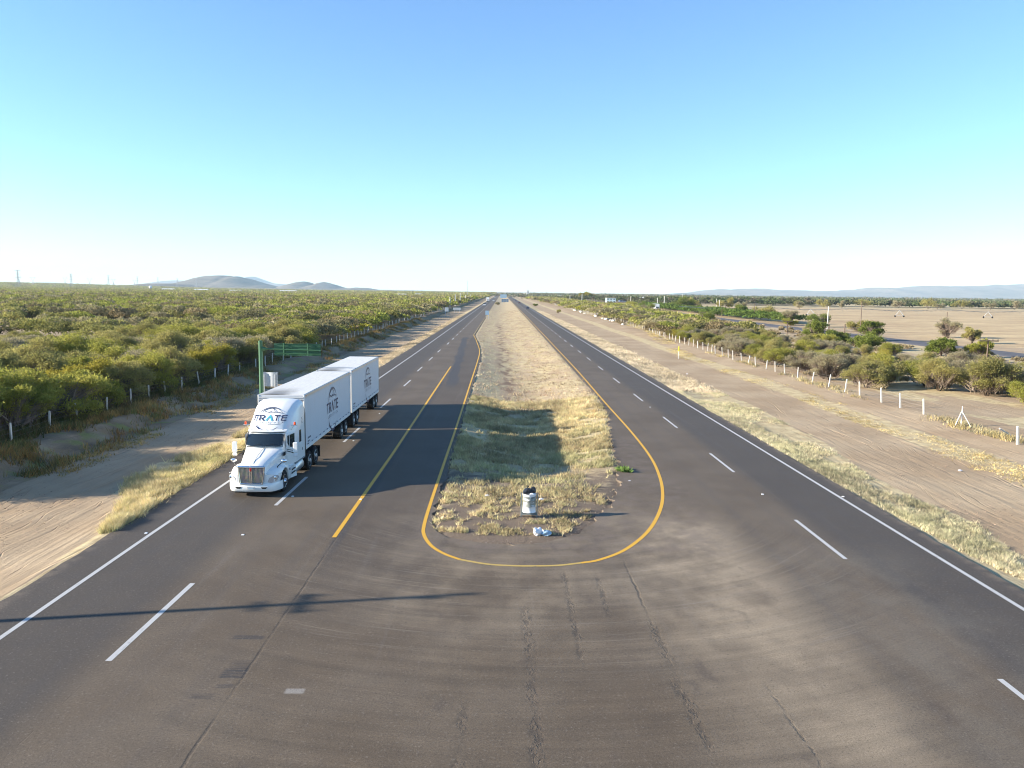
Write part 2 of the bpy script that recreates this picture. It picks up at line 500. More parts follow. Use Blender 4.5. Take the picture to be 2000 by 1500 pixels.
    # newer dark patching that swings across the start of the turning lane
    xc = (y * -0.0285) - 2.85 + (m.noise(m.vec(y * .12, 2.0), 1.0, 3) - .5) * .8
    sw = (x - xc).abs() * m.noise(m.vec(x * 2.0, y * .15), 1.0, 3).step(.2, .9).m('ADD', .6)
    col = m.mix(sw.step(.75, .35) * y.band(79, 163, 4) * .75, col, (0.040, 0.041, 0.046))
    col = m.mix((x + 6.2 + wob * .2).abs().step(.32, .1) * y.band(28, 84, 3) * .55, col, (0.042, 0.040, 0.043))
    # soil spilling over the edge round the nose
    dd = m.noise(p, 1.1, 5, .7)
    spill = x.band(-3.3, 9.0, .8) * y.band(27.7, 52, 1.0) * dd.step(.42, .62)
    col = m.mix(spill * .45, col, (0.15, 0.115, 0.092))
    edge = ((x + 15.0).abs().step(.5, .05) + (x - 17.1).abs().step(.5, .05)) * mid.step(.35, .6)
    col = m.mix((edge * .5).clamp(), col, (0.17, 0.13, 0.095))
    spk = m.noise(p, 13.0, 2, .6)
    col = m.mix(spk.step(.60, .68) * .35, col, (0.20, 0.17, 0.14)); col = m.mix(spk.step(.40, .32) * .4, col, (0.035, 0.028, 0.024))
    grit = m.noise(p, 60.0, 2, .8)
    col = m.scale(col, (fine - .5) * 1.5 + 1.0 + (mid - .5) * .34 + (grit - .5) * 1.6)
    return m.out(col, fine * 1.0 + ck * -2.0, 0.35, 0.012, rough=(mid * .2 + .68))
M['asphalt'] = asphalt_material()

def build_road():
    ys = list(np.arange(-60, 12, 2.0)) + list(np.arange(12, 28.5, 0.5)) + list(np.arange(28.5, 64, 0.14)) + list(np.arange(64, 190, 1.0))
    v, s = 190.0, 1.5
    while v < 9000: ys.append(v); v += s; s *= 1.05
    ys = np.array(ys)
    V, F = [], []
    def strip(rows, nsub):
        """rows: list of (y, xa, xb)"""
        base = len(V); n = nsub + 1
        for y, a, b in rows:
            for k in range(n):
                V.append((a + (b - a) * k / nsub, y, 0.0))
        for r in range(len(rows) - 1):
            for k in range(nsub):
                q = base + r * n + k
                F.append((q, q + 1, q + n + 1, q + n))
        # broken lip on both outer sides
        for side, sx in ((0, -1), (nsub, 1)):
            b2 = len(V)
            for r, (y, a, b) in enumerate(rows):
                x = a if sx < 0 else b
                V.append((x + sx * 0.05, y, -0.16))
            for r in range(len(rows) - 1):
                F.append((base + r * n + side, base + (r + 1) * n + side, b2 + r + 1, b2 + r))
    def jit(y, seed, amp=0.16):
        return amp * (fbm(np.array([y * 0.8]), np.array([seed]), 4)[0] - .5) * 2
    def L(y): return ROAD_L + 0.8 * jit(y, 3.3)
    def Rr(y): return ROAD_R + 0.8 * jit(y, 7.7)
    south = [(y, L(y), Rr(y)) for y in ys if y <= NOSE]
    strip(south, 12)
    ny = [y for y in ys if y > NOSE]
    ny = [south[-1][0]] + ny
    nj = 0.3
    left = [(y, L(y), float(med_l(max(y, NOSE))) + (0 if y <= NOSE else jit(y * 1.6, 11.1, nj * (1 if y < 60 else .5)))) for y in ny]
    right = [(y, float(med_r(max(y, NOSE))) + (0 if y <= NOSE else jit(y * 1.6, 15.1, 0.5 if y < 60 else .15)), Rr(y)) for y in ny]
    strip(left, 8); strip(right, 6)
    me = bpy.data.meshes.new('highway'); me.from_pydata(V, [], F); me.materials.append(M['asphalt']); me.update()
    tag(link('highway', me), kind='structure')
build_road()

# ------------------------------------------------------------------ painted markings
def paint(name, col, wear=0.5):
    m = Mat(name, 0.6, 0, 0.4)
    x, y, z = m.pos()
    n = m.noise(m.vec(x * 1.0, y * 1.0), 5.0, 6, .75)
    n2 = m.noise(m.vec(x * 6.0, y * .8), 1.0, 3)
    c = m.mix((n * .6 + n2 * .5).step(.60, .76) * wear, col, (0.14, 0.12, 0.11))
    return m.out(m.scale(c, (m.noise(m.vec(x, y), 30.0, 2) - .5) * .4 + 1.0))
M['white_paint'] = paint('white_paint', (0.44, 0.43, 0.41), .7)
M['yellow_paint'] = paint('yellow_paint', (0.60, 0.325, 0.022), .5)
M['old_yellow'] = paint('worn_yellow_paint', (0.42, 0.29, 0.07), .95)

def ribbon(mb, pts, w, z=0.004, mi=0):
    pts = [Vector((p[0], p[1])) for p in pts]
    vs = []
    for i, p in enumerate(pts):
        d = (pts[min(i + 1, len(pts) - 1)] - pts[max(i - 1, 0)]).normalized()
        n = Vector((-d.y, d.x))
        ww = w[i] if isinstance(w, list) else w
        vs += [(p.x + n.x * ww / 2, p.y + n.y * ww / 2, z), (p.x - n.x * ww / 2, p.y - n.y * ww / 2, z)]
    fs = [(2 * i, 2 * i + 1, 2 * i + 3, 2 * i + 2) for i in range(len(pts) - 1)]
    mb.add(vs, fs, mi)

def smooth_pts(pts, n=10):
    out = []
    P = [Vector(pts[0])] + [Vector(p) for p in pts] + [Vector(pts[-1])]
    for i in range(1, len(P) - 2):
        for k in range(n):
            t = k / n; a, b, c, d = P[i - 1], P[i], P[i + 1], P[i + 2]
            out.append(0.5 * ((2 * b) + (c - a) * t + (2 * a - 5 * b + 4 * c - d) * t * t + (3 * b - a - 3 * c + d) * t ** 3))
    out.append(P[-1]); return out

w = MB()
ribbon(w, [(-13.5, -60), (-13.5, 30), (-13.35, 50), (-13.1, 120), (-13.2, 400), (-13.1, 5000)], 0.155)
ribbon(w, [(16.15, -60), (16.15, 60), (16.05, 120), (16.0, 5000)], 0.16)
for y in list(np.arange(20.2 - 14.9 * 4, 130, 14.75)):
    ribbon(w, [(-9.95 + 0.004 * (y - 20) * (y < 90), y - .3), (-9.92 + 0.004 * (y - 15) * (y < 90), y + 5.1)], 0.165)
for y in list(np.arange(27.6 - 13.9 * 5, 130, 13.9)):
    ribbon(w, [(12.6, y), (12.6, y + 4.95)], 0.155)
for y in np.arange(141, 900, 14.5): ribbon(w, [(-9.75, y), (-9.75, y + 5)], 0.2)
for y in np.arange(138.8, 900, 14.2): ribbon(w, [(12.55, y), (12.55, y + 5)], 0.2)
tag(w.build('white_road_markings', M['white_paint']), kind='structure')
yl = MB()
ribbon(yl, [(-6.38, 29.6), (-6.3, 45), (-6.35, 70), (-6.4, 99.5)], 0.17)
U = [(-4.25, 141), (-3.55, 127), (-3.3, 112), (-3.18, 76), (-3.12, 55), (-3.12, 43.6), (-3.12, 35), (-3.08, 31.4), (-2.95, 30.0), (-2.55, 28.7), (-2.0, 27.8), (-1.4, 27.2)]
ribbon(yl, smooth_pts(U), 0.145)
ribbon(yl, [(-6.15, 172), (-5.2, 158), (-4.25, 141)], 0.15)
U2 = [(2.9, 26.95), (3.6, 27.3), (4.7, 28.45), (5.95, 30.7), (7.0, 33.6), (7.75, 36.6), (8.35, 40.4), (8.8, 45.6), (9.02, 54.3), (9.08, 68.4), (9.3, 95), (9.35, 130), (9.45, 300), (9.5, 800)]
ribbon(yl, smooth_pts(U2), 0.155)
tag(yl.build('yellow_road_markings', M['yellow_paint']), kind='structure')
oy = MB()
ribbon(oy, smooth_pts([(-1.4, 27.2), (-.44, 26.75), (.45, 26.6), (1.3, 26.6), (2.1, 26.68), (2.9, 26.95)]), 0.14)
ribbon(oy, [(-6.15, 172), (-6.2, 300), (-6.2, 700)], 0.12)
tag(oy.build('worn_yellow_markings', M['old_yellow']), kind='structure')

# side road to the east
def side_x(y): return np.interp(y, [60, 130, 250, 390, 460, 540, 645, 900, 1500], [87.5, 86.5, 84.5, 85.5, 88, 93.5, 87, 70, 50])
m = Mat('side_road_asphalt', .85, 0, .2); x_, y_, z_ = m.pos()
M['side'] = m.out(m.scale(m.rgb((0.105, 0.10, 0.105)), m.noise(m.vec(x_ * 1.5, y_ * .2), 1.0, 4) * .5 + .75))
sr = MB(); ysr = np.arange(60, 1500, 8.0)
rows = []
for y in ysr:
    xc = float(side_x(y)); rows.append([(xc + d, y, zz) for d, zz in ((-4.2, -.05), (-3.1, .12), (3.1, .12), (4.2, -.05))])
sr.loft(rows, closed=False)
tag(sr.build('side_road', M['side']), kind='structure')

# ------------------------------------------------------------------ vegetation materials
def leaf_material(name, a, b, c):
    m = Mat(name, 0.75, 0, 0.15)
    at = m.attr('col')
    sp = m.t.nodes.new('ShaderNodeSeparateColor'); m.t.links.new(at.outputs['Color'], sp.inputs[0])
    v, w_ = S(m.t, sp.outputs[0]), S(m.t, sp.outputs[1])
    oi = m.t.nodes.new('ShaderNodeObjectInfo'); rnd = S(m.t, oi.outputs['Random'])
    col = m.mix(v, a, b); col = m.mix(rnd * .55 + w_ * .35, col, c)
    col = m.scale(col, rnd * .25 + .88)
    m.b.inputs['Subsurface Weight'].default_value = 0.0
    out = m.out(col)
    # thin leaves let some light through
    t = m.t; tr = t.nodes.new('ShaderNodeBsdfTranslucent'); t.links.new(col.o, tr.inputs[0])
    mx = t.nodes.new('ShaderNodeMixShader'); mx.inputs[0].default_value = 0.48
    t.links.new(m.b.outputs[0], mx.inputs[1]); t.links.new(tr.outputs[0], mx.inputs[2])
    t.links.new(mx.outputs[0], t.nodes['Material Output'].inputs[0])
    return out
M['leaf_green'] = leaf_material('leaf_green', (0.20, 0.215, 0.038), (0.36, 0.36, 0.075), (0.30, 0.275, 0.06))
M['leaf_olive'] = leaf_material('leaf_olive', (0.23, 0.22, 0.065), (0.37, 0.345, 0.115), (0.33, 0.28, 0.10))
M['leaf_grey'] = leaf_material('leaf_grey', (0.28, 0.25, 0.135), (0.39, 0.355, 0.20), (0.34, 0.29, 0.18))
M['leaf_yellow'] = leaf_material('leaf_yellow', (0.27, 0.245, 0.035), (0.40, 0.35, 0.05), (0.34, 0.28, 0.06))
M['leaf_deep'] = leaf_material('leaf_deep', (0.11, 0.15, 0.025), (0.22, 0.26, 0.055), (0.17, 0.19, 0.04))
M['twig'] = plain('twig', (0.20, 0.155, 0.12), .9, 0, .1, .3)
M['bark'] = plain('bark', (0.095, 0.07, 0.052), .95, 0, .1, .4)
def attr_mat(name, rough=.9, trans=.25):
    m = Mat(name, rough, 0, .12); at = m.attr('col')
    m.t.links.new(at.outputs['Color'], m.b.inputs['Base Color'])
    t = m.t; tr = t.nodes.new('ShaderNodeBsdfTranslucent'); t.links.new(at.outputs['Color'], tr.inputs[0])
    mx = t.nodes.new('ShaderNodeMixShader'); mx.inputs[0].default_value = trans
    t.links.new(m.b.outputs[0], mx.inputs[1]); t.links.new(tr.outputs[0], mx.inputs[2])
    t.links.new(mx.outputs[0], t.nodes['Material Output'].inputs[0])
    return m.m
M['blade'] = attr_mat('dry_blades'); M['scrub'] = attr_mat('scrub_leaves', .85, .3)

def tris_at(P, size, r, elong=1.8, updir=None):
    """random small triangles round the points P"""
    n = len(P)
    d = r.normal(size=(n, 3)); d /= np.linalg.norm(d, axis=1)[:, None]
    if updir is not None:
        d = d * .8 + updir; d /= np.linalg.norm(d, axis=1)[:, None]
    e = r.normal(size=(n, 3)); e -= (e * d).sum(1)[:, None] * d; e /= np.linalg.norm(e, axis=1)[:, None]
    sz = (size * (0.6 + 0.8 * r.random(n)))[:, None]
    T = np.empty((n, 3, 3))
    T[:, 0] = P - e * sz * .5; T[:, 1] = P + e * sz * .5; T[:, 2] = P + d * sz * elong
    return T

def crown(seed, R, H, n, size, twigs=0.12, flat=1.0, nl=16):
    r = np.random.default_rng(seed)
    k = nl
    ang = r.random(k) * 2 * pi; rad = R * np.sqrt(r.random(k)) * .85
    zc = H * (.30 + .52 * r.random(k)) * (1 - .35 * (rad / R) ** 2)
    lx, ly = rad * np.cos(ang), rad * np.sin(ang)
    lr = R * (.16 + .22 * r.random(k))
    lobe_v = r.random(k)
    pr = lr ** 2 / (lr ** 2).sum(); i = r.choice(k, n, p=pr)
    d = r.normal(size=(n, 3)); d /= np.linalg.norm(d, axis=1)[:, None]
    d[:, 2] = np.where(r.random(n) < .62, np.abs(d[:, 2]), d[:, 2])
    rr = lr[i] * (0.30 + 0.72 * r.random(n) ** .55) * (1 + .22 * r.normal(size=n))
    P = np.stack([lx[i], ly[i], zc[i]], 1) + d * rr[:, None] * np.array([1, 1, .78 * flat])
    P[:, 2] = np.maximum(P[:, 2], .12 + .3 * r.random(n))
    T = tris_at(P, size, r, 2.1, d * .5 + np.array([0, 0, .25]))
    col = np.zeros((n, 3)); col[:, 0] = np.clip(lobe_v[i] * .6 + .5 * r.random(n) - .05, 0, 1); col[:, 1] = r.random(n)
    mi = np.zeros(n, np.int32)
    m_ = int(n * twigs)
    if m_:
        j = r.choice(k, m_, p=pr)
        a = np.stack([lx[j] * .5, ly[j] * .5, zc[j] * .55], 1) + r.normal(size=(m_, 3)) * lr[j][:, None] * .3
        dd = r.normal(size=(m_, 3)); dd[:, 2] = np.abs(dd[:, 2]); dd /= np.linalg.norm(dd, axis=1)[:, None]
        b = np.stack([lx[j], ly[j], zc[j]], 1) + dd * (lr[j] * (.8 + .4 * r.random(m_)))[:, None]
        s_ = r.normal(size=(m_, 3)) * .018
        W = np.stack([a - s_, a + s_, b], 1)
        T = np.concatenate([T, W]); col = np.concatenate([col, np.zeros((m_, 3))]); mi = np.concatenate([mi, np.ones(m_, np.int32)])
    return T, col, mi, (lx, ly, zc)

def trunk(seed, lobes, R, H, base=0.09):
    r = random.Random(seed); mb = MB(); lx, ly, zc = lobes
    nst = r.choice([2, 3, 4])
    stems = []
    for s_ in range(nst):
        a = 2 * pi * (s_ + r.random() * .7) / nst
        p = [Vector((cos(a) * .05, sin(a) * .05, -.15))]; q = Vector((cos(a), sin(a), 0))
        for t in (.18, .36, .55): p.append(q * (R * t * .75 * (.8 + .5 * r.random())) + Vector((r.uniform(-.12, .12), r.uniform(-.12, .12), H * t * (.75 + .2 * r.random()))))
        mb.tube(p, [base, base * .8, base * .6, base * .4], 6); stems.append(p)
    for x, y, z in zip(lx, ly, zc):
        p = min(stems, key=lambda s_: (s_[2] - Vector((x, y, z))).length)
        mid = (p[2] + Vector((x, y, z))) / 2 + Vector((r.uniform(-.2, .2), r.uniform(-.2, .2), r.uniform(0, .25)))
        mb.tube([p[2], mid, Vector((x, y, z))], [base * .42, base * .28, base * .1], 5, caps=False)
    return mb

def make_bush(name, seed, leaf, R, H, n, size, twigs, label, cat, group, flat=1.0, nl=16, base=.09):
    T, col, mi, lob = crown(seed, R, H, n, size, twigs, flat, nl)
    e = empty(name, (0, 0, 0), 0, label, cat, group)
    trunk(seed, lob, R, H, base).build('trunk', M['bark'], e, smooth=60)
    soup('crown', T, [M[leaf], M['twig']], col, e, midx=mi)
    return e

# prototype bushes; the first placement of each moves the prototype itself
KIND = {
    'green': ('leaf_green', 'bushy yellow-green mesquite in the thicket'),
    'olive': ('leaf_olive', 'dull olive mesquite in the thicket'),
    'grey': ('leaf_grey', 'greyish half-bare mesquite in the thicket'),
    'yellow': ('leaf_yellow', 'bright yellow-leaved mesquite in the thicket'),
}
LG, RG = 'mesquite bushes in the dense scrub left of the highway', 'mesquite bushes between the right-hand fence and the side road'
PROTO = {}
sd = 100
for kd, cnt, tw in (('green', 4, .10), ('olive', 4, .16), ('grey', 3, .45), ('yellow', 2, .08)):
    for k in range(cnt):
        sd += 1; r_ = random.Random(sd)
        R_ = r_.uniform(2.7, 3.5); H_ = r_.uniform(4.0, 4.9)
        n_ = {'grey': 8000}.get(kd, 15000)
        PROTO[(kd, k)] = [sd, KIND[kd][0], R_, H_, n_, .080, tw, None, r_.choice([18, 22, 26])]
placed = {}
def put_bush(kd, k, x, y, s, rz, label, group, name='mesquite_bush', hs=1.0):
    key = (kd, k)
    P = PROTO[key]
    if P[7] is None:
        P[7] = make_bush(name, P[0], P[1], P[2], P[3], P[4], P[5], P[6], label, 'bush', group, nl=P[8]); o = P[7]
    else:
        o = copy_tree(P[7]); o.name = name
    o.location = (x, y, float(gz(np.array([x]), np.array([y]))[0]) - .05); o.rotation_euler = (0, 0, rz); o.scale = (s, s, s * hs)
    o['label'] = label; o['category'] = 'bush'; o['group'] = group
    return o

def clearing(x, y):
    n = fbm(np.array([x * .05]), np.array([y * .05]))[0]
    return x < -64 - 14 * (n - .5) and 140 < y + 14 * (n - .5) < 206 and not (n > .62)

spots = []
r_ = random.Random(5)
y = 36.0
while y < 3400:
    sp = 4.0 if y < 140 else (4.0 if y < 320 else (5.6 if y < 900 else 11.0))
    xmax = 0.69 * y + 10
    x = -31.3
    while x > -xmax:
        px, py = x + r_.uniform(-.38, .38) * sp, y + r_.uniform(-.45, .45) * sp
        if x > -31.5: px = min(px, -30.9)
        dens = fbm(np.array([px * .03]), np.array([py * .02]))[0]
        if not clearing(px, py) and r_.random() < (0.97 if py < 130 else .74 + .9 * (dens - .5)):
            spots.append((px, py, dens, r_.random(), r_.random()))
        x -= sp
    y += sp
spots.sort(key=lambda q: q[1] + 0.0 * abs(q[0]))
def kind_of(u, dens, y):
    d = dens + (u - .5) * .9
    if u > .985: return 'yellow'
    if d > .62: return 'green'
    if d > .33: return 'olive' if u < .75 else 'green'
    return 'grey' if u < .35 else 'olive'
n_left = 0; far_spots = []
for (x, y, dens, u, v) in spots:
    if n_left < 215 and y < 130:
        kd = kind_of(u, dens, y)
        if y < 60 and kd == 'grey': kd = 'green'
        if abs(x + 31) < 2.6 and 76 < y < 86: kd = 'yellow' if v < .8 else kd
        if kd == 'yellow' and abs(x + 31) > 3 and v < .6: kd = 'green'
        cnt = {'green': 4, 'olive': 4, 'grey': 3, 'yellow': 2}[kd]
        s_ = .78 + .32 * v
        if x > -35: s_ = .80 + .20 * v
        if x < -45: s_ *= .88
        if x < -58 and 100 < y: s_ *= .72
        lab = KIND[kd][1] + ' left of the highway' + (', front row by the fence' if x > -33.5 else ', behind the front row')
        put_bush(kd, int(u * 1000) % cnt, x, y, s_, u * 43.0, lab, LG + (' (' + kd + ')'))
        n_left += 1
    else:
        far_spots.append((x, y, dens, u, v))

# right-hand bushes
rs = random.Random(21)
right = [(38.2, 81.5, 1.0), (41.5, 84.5, 1.0), (45.5, 83.5, .95), (47.5, 76.0, 1.15), (50.2, 78.5, 1.1), (44.8, 79.5, 1.0), (52.5, 75.0, 1.0), (47.2, 69.0, .9), (49.5, 66.5, .8), (52.0, 70.5, 1.0), (50.0, 84, 1.0), (54.0, 81, 1.0), (57, 84, .9),
         (37.2, 88.5, 1.05), (40.2, 91.5, 1.0), (44.5, 90.0, .95), (38.0, 97.5, 1.0), (41.0, 99.5, 1.0), (36.9, 104.5, .8), (45, 97, .9), (49, 92, .85)]
y = 104.0
while y < 1100:
    sp = 4.3 if y < 220 else (5.0 if y < 400 else 7.0)
    x0, x1 = (38.2 if y < 200 else 41.0), (60.0 if y < 300 else (66 if y < 420 else 72))
    if y > 500: x1 = 64
    x = x0
    while x < x1:
        edge = (x - x0) / (x1 - x0)
        if rs.random() < (.95 - .75 * edge ** 1.2 if y < 300 else .85):
            right.append((x + rs.uniform(-.4, .4) * sp, y + rs.uniform(-.45, .45) * sp, rs.uniform(.62, .95)))
        x += sp
    y += sp
n_right = 0; far_right = []
for (x, y, s_) in sorted(right, key=lambda q: q[1]):
    u = rs.random()
    if n_right < 84:
        kd = 'grey' if u < .38 else ('olive' if u < .74 else ('green' if u < .97 else 'yellow'))
        lab = KIND[kd][1] + ' right of the highway' + (' beside the fence' if x < 42 else ', set back from the fence')
        put_bush(kd, int(u * 1000) % {'green': 4, 'olive': 4, 'grey': 3, 'yellow': 2}[kd], x, y, s_ * .74, u * 50, lab, RG + ' (' + kd + ')')
        n_right += 1
    else:
        far_right.append((x, y, rs.random(), u, rs.random()))

# ---- individual trees near the side road
def tree(name, x, y, R, H, leaf, label, seed, n=6000, size=.13, group=None, flat=1.0, twigs=.12, cat='tree', nl=14):
    z = float(gz(np.array([x]), np.array([y]))[0]) - .05
    e = make_bush(name, seed, leaf, R, H, n, size, twigs, label, cat, group, flat, nl, base=.14)
    e.location = (x, y, z); return e
tree('mesquite_tree', 79.5, 168, 2.8, 5.0, 'leaf_deep', 'rounded dark green tree by the side road, right of the tall white pole', 301)
tree('mesquite_tree', 69.5, 175, 3.0, 4.6, 'leaf_deep', 'spreading dark green tree just left of the tall white pole', 302)
tree('mesquite_tree', 106, 186, 3.6, 5.2, 'leaf_grey', 'sparse grey spreading tree with bare dark trunk beyond the side road', 303, n=3000, twigs=.6)
tree('mesquite_tree', 98.5, 164, 2.0, 3.9, 'leaf_olive', 'small upright olive tree beyond the side road, right of the grey spreading tree', 304)
tree('mesquite_tree', 71.5, 127, 2.7, 3.2, 'leaf_deep', 'squat dark green tree touching the near side of the side road', 305)
tree('mesquite_tree', 76.5, 125, 2.1, 3.1, 'leaf_green', 'low green tree at the side road near the right edge of the view', 306)
tree('mesquite_tree', 65.0, 140, 3.2, 3.0, 'leaf_deep', 'broad low dark tree in the middle of the row before the side road', 307)
tree('mesquite_tree', 62.5, 152, 2.6, 2.9, 'leaf_green', 'low green shrub left of the broad dark tree', 308)
tree('mesquite_tree', 67.0, 158, 2.8, 2.9, 'leaf_deep', 'wide dark shrub behind the low green shrub', 309)
tree('mesquite_tree', 73.5, 186, 2.5, 4.4, 'leaf_grey', 'leafless grey bush standing against the white pole', 310, n=2500, twigs=.7)
tree('mesquite_tree', 95.5, 262, 3.2, 5.6, 'leaf_grey', 'grey-brown tree at the field edge beside a thin wooden pole', 311, n=3200, twigs=.5)
tree('mesquite_tree', 97.0, 240, 4.0, 4.6, 'leaf_deep', 'big rounded dark green tree at the field edge', 312)
tree('mesquite_tree', 91.5, 250, 2.4, 2.6, 'leaf_green', 'low bright green shrub below the grey-brown tree', 313)
tree('mesquite_tree', 96.0, 212, 3.4, 3.6, 'leaf_olive', 'olive flat-topped tree by the road below the wooden pole', 314)
tree('mesquite_tree', 67.0, 262, 4.2, 4.0, 'leaf_deep', 'lone broad green tree on the near side of the side road', 315)
tree('mesquite_tree', 76.5, 420, 5.0, 5.4, 'leaf_deep', 'dark green tree on the near side of the side road, left of the white truck', 316)
tree('mesquite_tree', 74.0, 455, 5.0, 6.0, 'leaf_green', 'green tree left of the dark one beside the far side road', 317)
tree('mesquite_tree', 107.0, 470, 8.0, 7.8, 'leaf_deep', 'large dark green tree behind the white truck on the side road', 318, n=7000, size=.24)
tree('mesquite_tree', 104.0, 345, 4.0, 5.5, 'leaf_deep', 'dark round tree rising from the hedge beyond the side road', 319, size=.18)
tree('mesquite_tree', 110.0, 330, 6.2, 5.0, 'leaf_olive', 'wide olive tree rising from the right end of the hedge', 320, size=.2)
tree('cottonwood_tree', 108.0, 1040, 9.5, 12.5, 'leaf_yellow', 'large pale yellow autumn tree among the far houses', 330, n=5000, size=.5)
tree('cottonwood_tree', 128.0, 1110, 6.0, 9, 'leaf_grey', 'smaller pale bare tree right of the large yellow autumn tree', 331, n=3500, size=.45)
for i, (x, y, R_, H_) in enumerate([(144, 511, 6.5, 7.5), (157, 520, 4, 5), (122, 505, 6, 8.5), (214, 568, 4, 6), (269, 660, 7, 8), (276, 640, 4, 6), (316, 690, 8, 9.5), (331, 657, 5.5, 8), (345, 637, 8.5, 9.8), (363, 656, 5, 6), (386, 660, 8, 8.5), (404, 650, 5.5, 6.5), (240, 640, 4.5, 6), (427, 655, 6.5, 7.5), (455, 660, 6, 8)]):
    tree('mesquite_tree', x, y, R_, H_, ['leaf_olive', 'leaf_grey'][i % 2], ['lone olive tree standing at the far edge of the ploughed field', 'lone greyish tree standing at the far edge of the ploughed field'][i % 2],
         340 + i, n=1600, size=.42, group=['olive', 'greyish'][i % 2] + ' trees along the far field edge', nl=9)

# ---- scrub too far to count: one object for the west, one hedge, one for the east
def scrub_soup(name, spots_, pal, label, Hs=(2.6, 4.7), Rs=(2.3, 3.9), zfun=None, nf=1.0):
    r = np.random.default_rng(len(spots_) + 5); TT, CC = [], []
    for (x, y, dens, u, v) in spots_:
        dist = sqrt(x * x + y * y)
        n = int(np.clip(nf * 1400 * (130.0 / dist) ** 1.55, 12, 1800)); size = 0.19 * max(.6, dist / 130.0) ** .92
        grow = 1.0 if dist < 900 else 1.9
        R_ = (Rs[0] + (Rs[1] - Rs[0]) * v) * grow; H_ = (Hs[0] + (Hs[1] - Hs[0]) * ((u * 13.3) % 1))
        if dist > 700: H_ *= max(.62, 1 - (dist - 700) / 1500.0)
        k = 5
        lob = np.stack([R_ * .55 * r.normal(size=k), R_ * .55 * r.normal(size=k), H_ * (.45 + .3 * r.random(k))], 1)
        i = r.integers(0, k, n)
        d = r.normal(size=(n, 3)); d /= np.linalg.norm(d, axis=1)[:, None]; d[:, 2] = np.abs(d[:, 2]) * .9 - .1
        P = lob[i] + d * (np.array([R_ * .62, R_ * .62, H_ * .34]))
        P += np.array([x, y, 0]); P[:, 2] = np.maximum(P[:, 2], .15)
        if zfun is not None: P[:, 2] += zfun(x, y)
        T = tris_at(P, size, r, 1.5, d * .6 + np.array([0, 0, .3]))
        q = dens + (v - .5) * .8
        c = np.array(pal[4 + int(v * 100) % 2]) if len(pal) > 4 and (u * 7.77) % 1 < .26 else np.array(pal[0] if u > .985 else (pal[1] if q > .62 else (pal[2] if q > .3 else pal[3])))
        c = c * (.70 + .55 * ((u * 31.7) % 1))
        CC.append(c * (0.72 + .56 * r.random((n, 1)))); TT.append(T)
    o = soup(name, np.concatenate(TT), M['scrub'], np.concatenate(CC))
    return tag(o, label, 'scrub', kind='stuff')
pal = [(0.42, 0.38, 0.06), (0.275, 0.285, 0.060), (0.285, 0.265, 0.085), (0.30, 0.26, 0.14), (0.17, 0.155, 0.08), (0.27, 0.21, 0.11)]
scrub_soup('mesquite_scrub', far_spots, pal, 'endless olive mesquite scrub stretching to the horizon left of the highway',
           zfun=lambda x, y: 16 * float(sstep(1700, 3600, y)) * float(sstep(-900, -2200, x)))
scrub_soup('mesquite_scrub', far_right, pal, 'dense mesquite scrub running into the distance right of the highway fence', Hs=(2.6, 3.6))
hs = [(96.5 + r_.uniform(-3, 6) + (y_ - 300) * .02, y_, r_.random() * .4 + .4, r_.random() * .9, r_.random()) for y_ in np.arange(262, 560, 1.6)]
scrub_soup('green_hedge', hs, [(0.12, .16, .035), (0.10, .15, .03), (0.10, .14, .03), (0.12, .15, .04)], 'bright green hedge lining the far side of the side road', Hs=(2.2, 3.4))
er = []
rr_ = random.Random(9)
for _ in range(3400):
    y_ = 640 * (5.5 ** rr_.random()); x_ = rr_.uniform(60 if y_ > 800 else 120, .70 * y_ + 60)
    if 96 < x_ and y_ < 690: continue
    f = fbm(np.array([x_ * .004]), np.array([y_ * .0022 + 3]), 3)[0]
    if y_ < 760 or f < .5 or rr_.random() < .22: er.append((x_, y_, .3 + .4 * rr_.random(), rr_.random() * .98, rr_.random()))
for _ in range(260):
    x_ = rr_.uniform(150, 560); er.append((x_, 700 + rr_.uniform(0, 40), .3 + .3 * rr_.random(), rr_.random() * .98, rr_.random()))
for _ in range(700):
    y_ = 1300 + 2300 * rr_.random(); x_ = rr_.uniform(-.03, .7) * y_ + 20; er.append((x_, y_, .5 * rr_.random(), rr_.random() * .98, rr_.random()))
scrub_soup('far_woodland', er, [(0.2, .2, .06), (0.10, .125, .05), (0.13, .135, .065), (0.17, .15, .10)], 'patchy far woodland and farm trees on the plain at right', Hs=(3.0, 7.5), Rs=(2.2, 5), nf=1.3)
# weeds under the right-hand thicket and between fence and side road
wd = [(rs.uniform(36.5, 84), rs.uniform(78, 330), rs.random() * .5, rs.random() * .9, rs.random() * .3) for _ in range(520)]
scrub_soup('low_weeds', [w_ for w_ in wd if abs(w_[0] - side_x(w_[1])) > 6], [(0.36, .27, .09), (0.3, .25, .1), (0.27, .23, .11), (0.30, .24, .14)], 'low dry weeds scattered between the right-hand bushes', Hs=(.4, .9), Rs=(.5, 1.1), nf=.25)

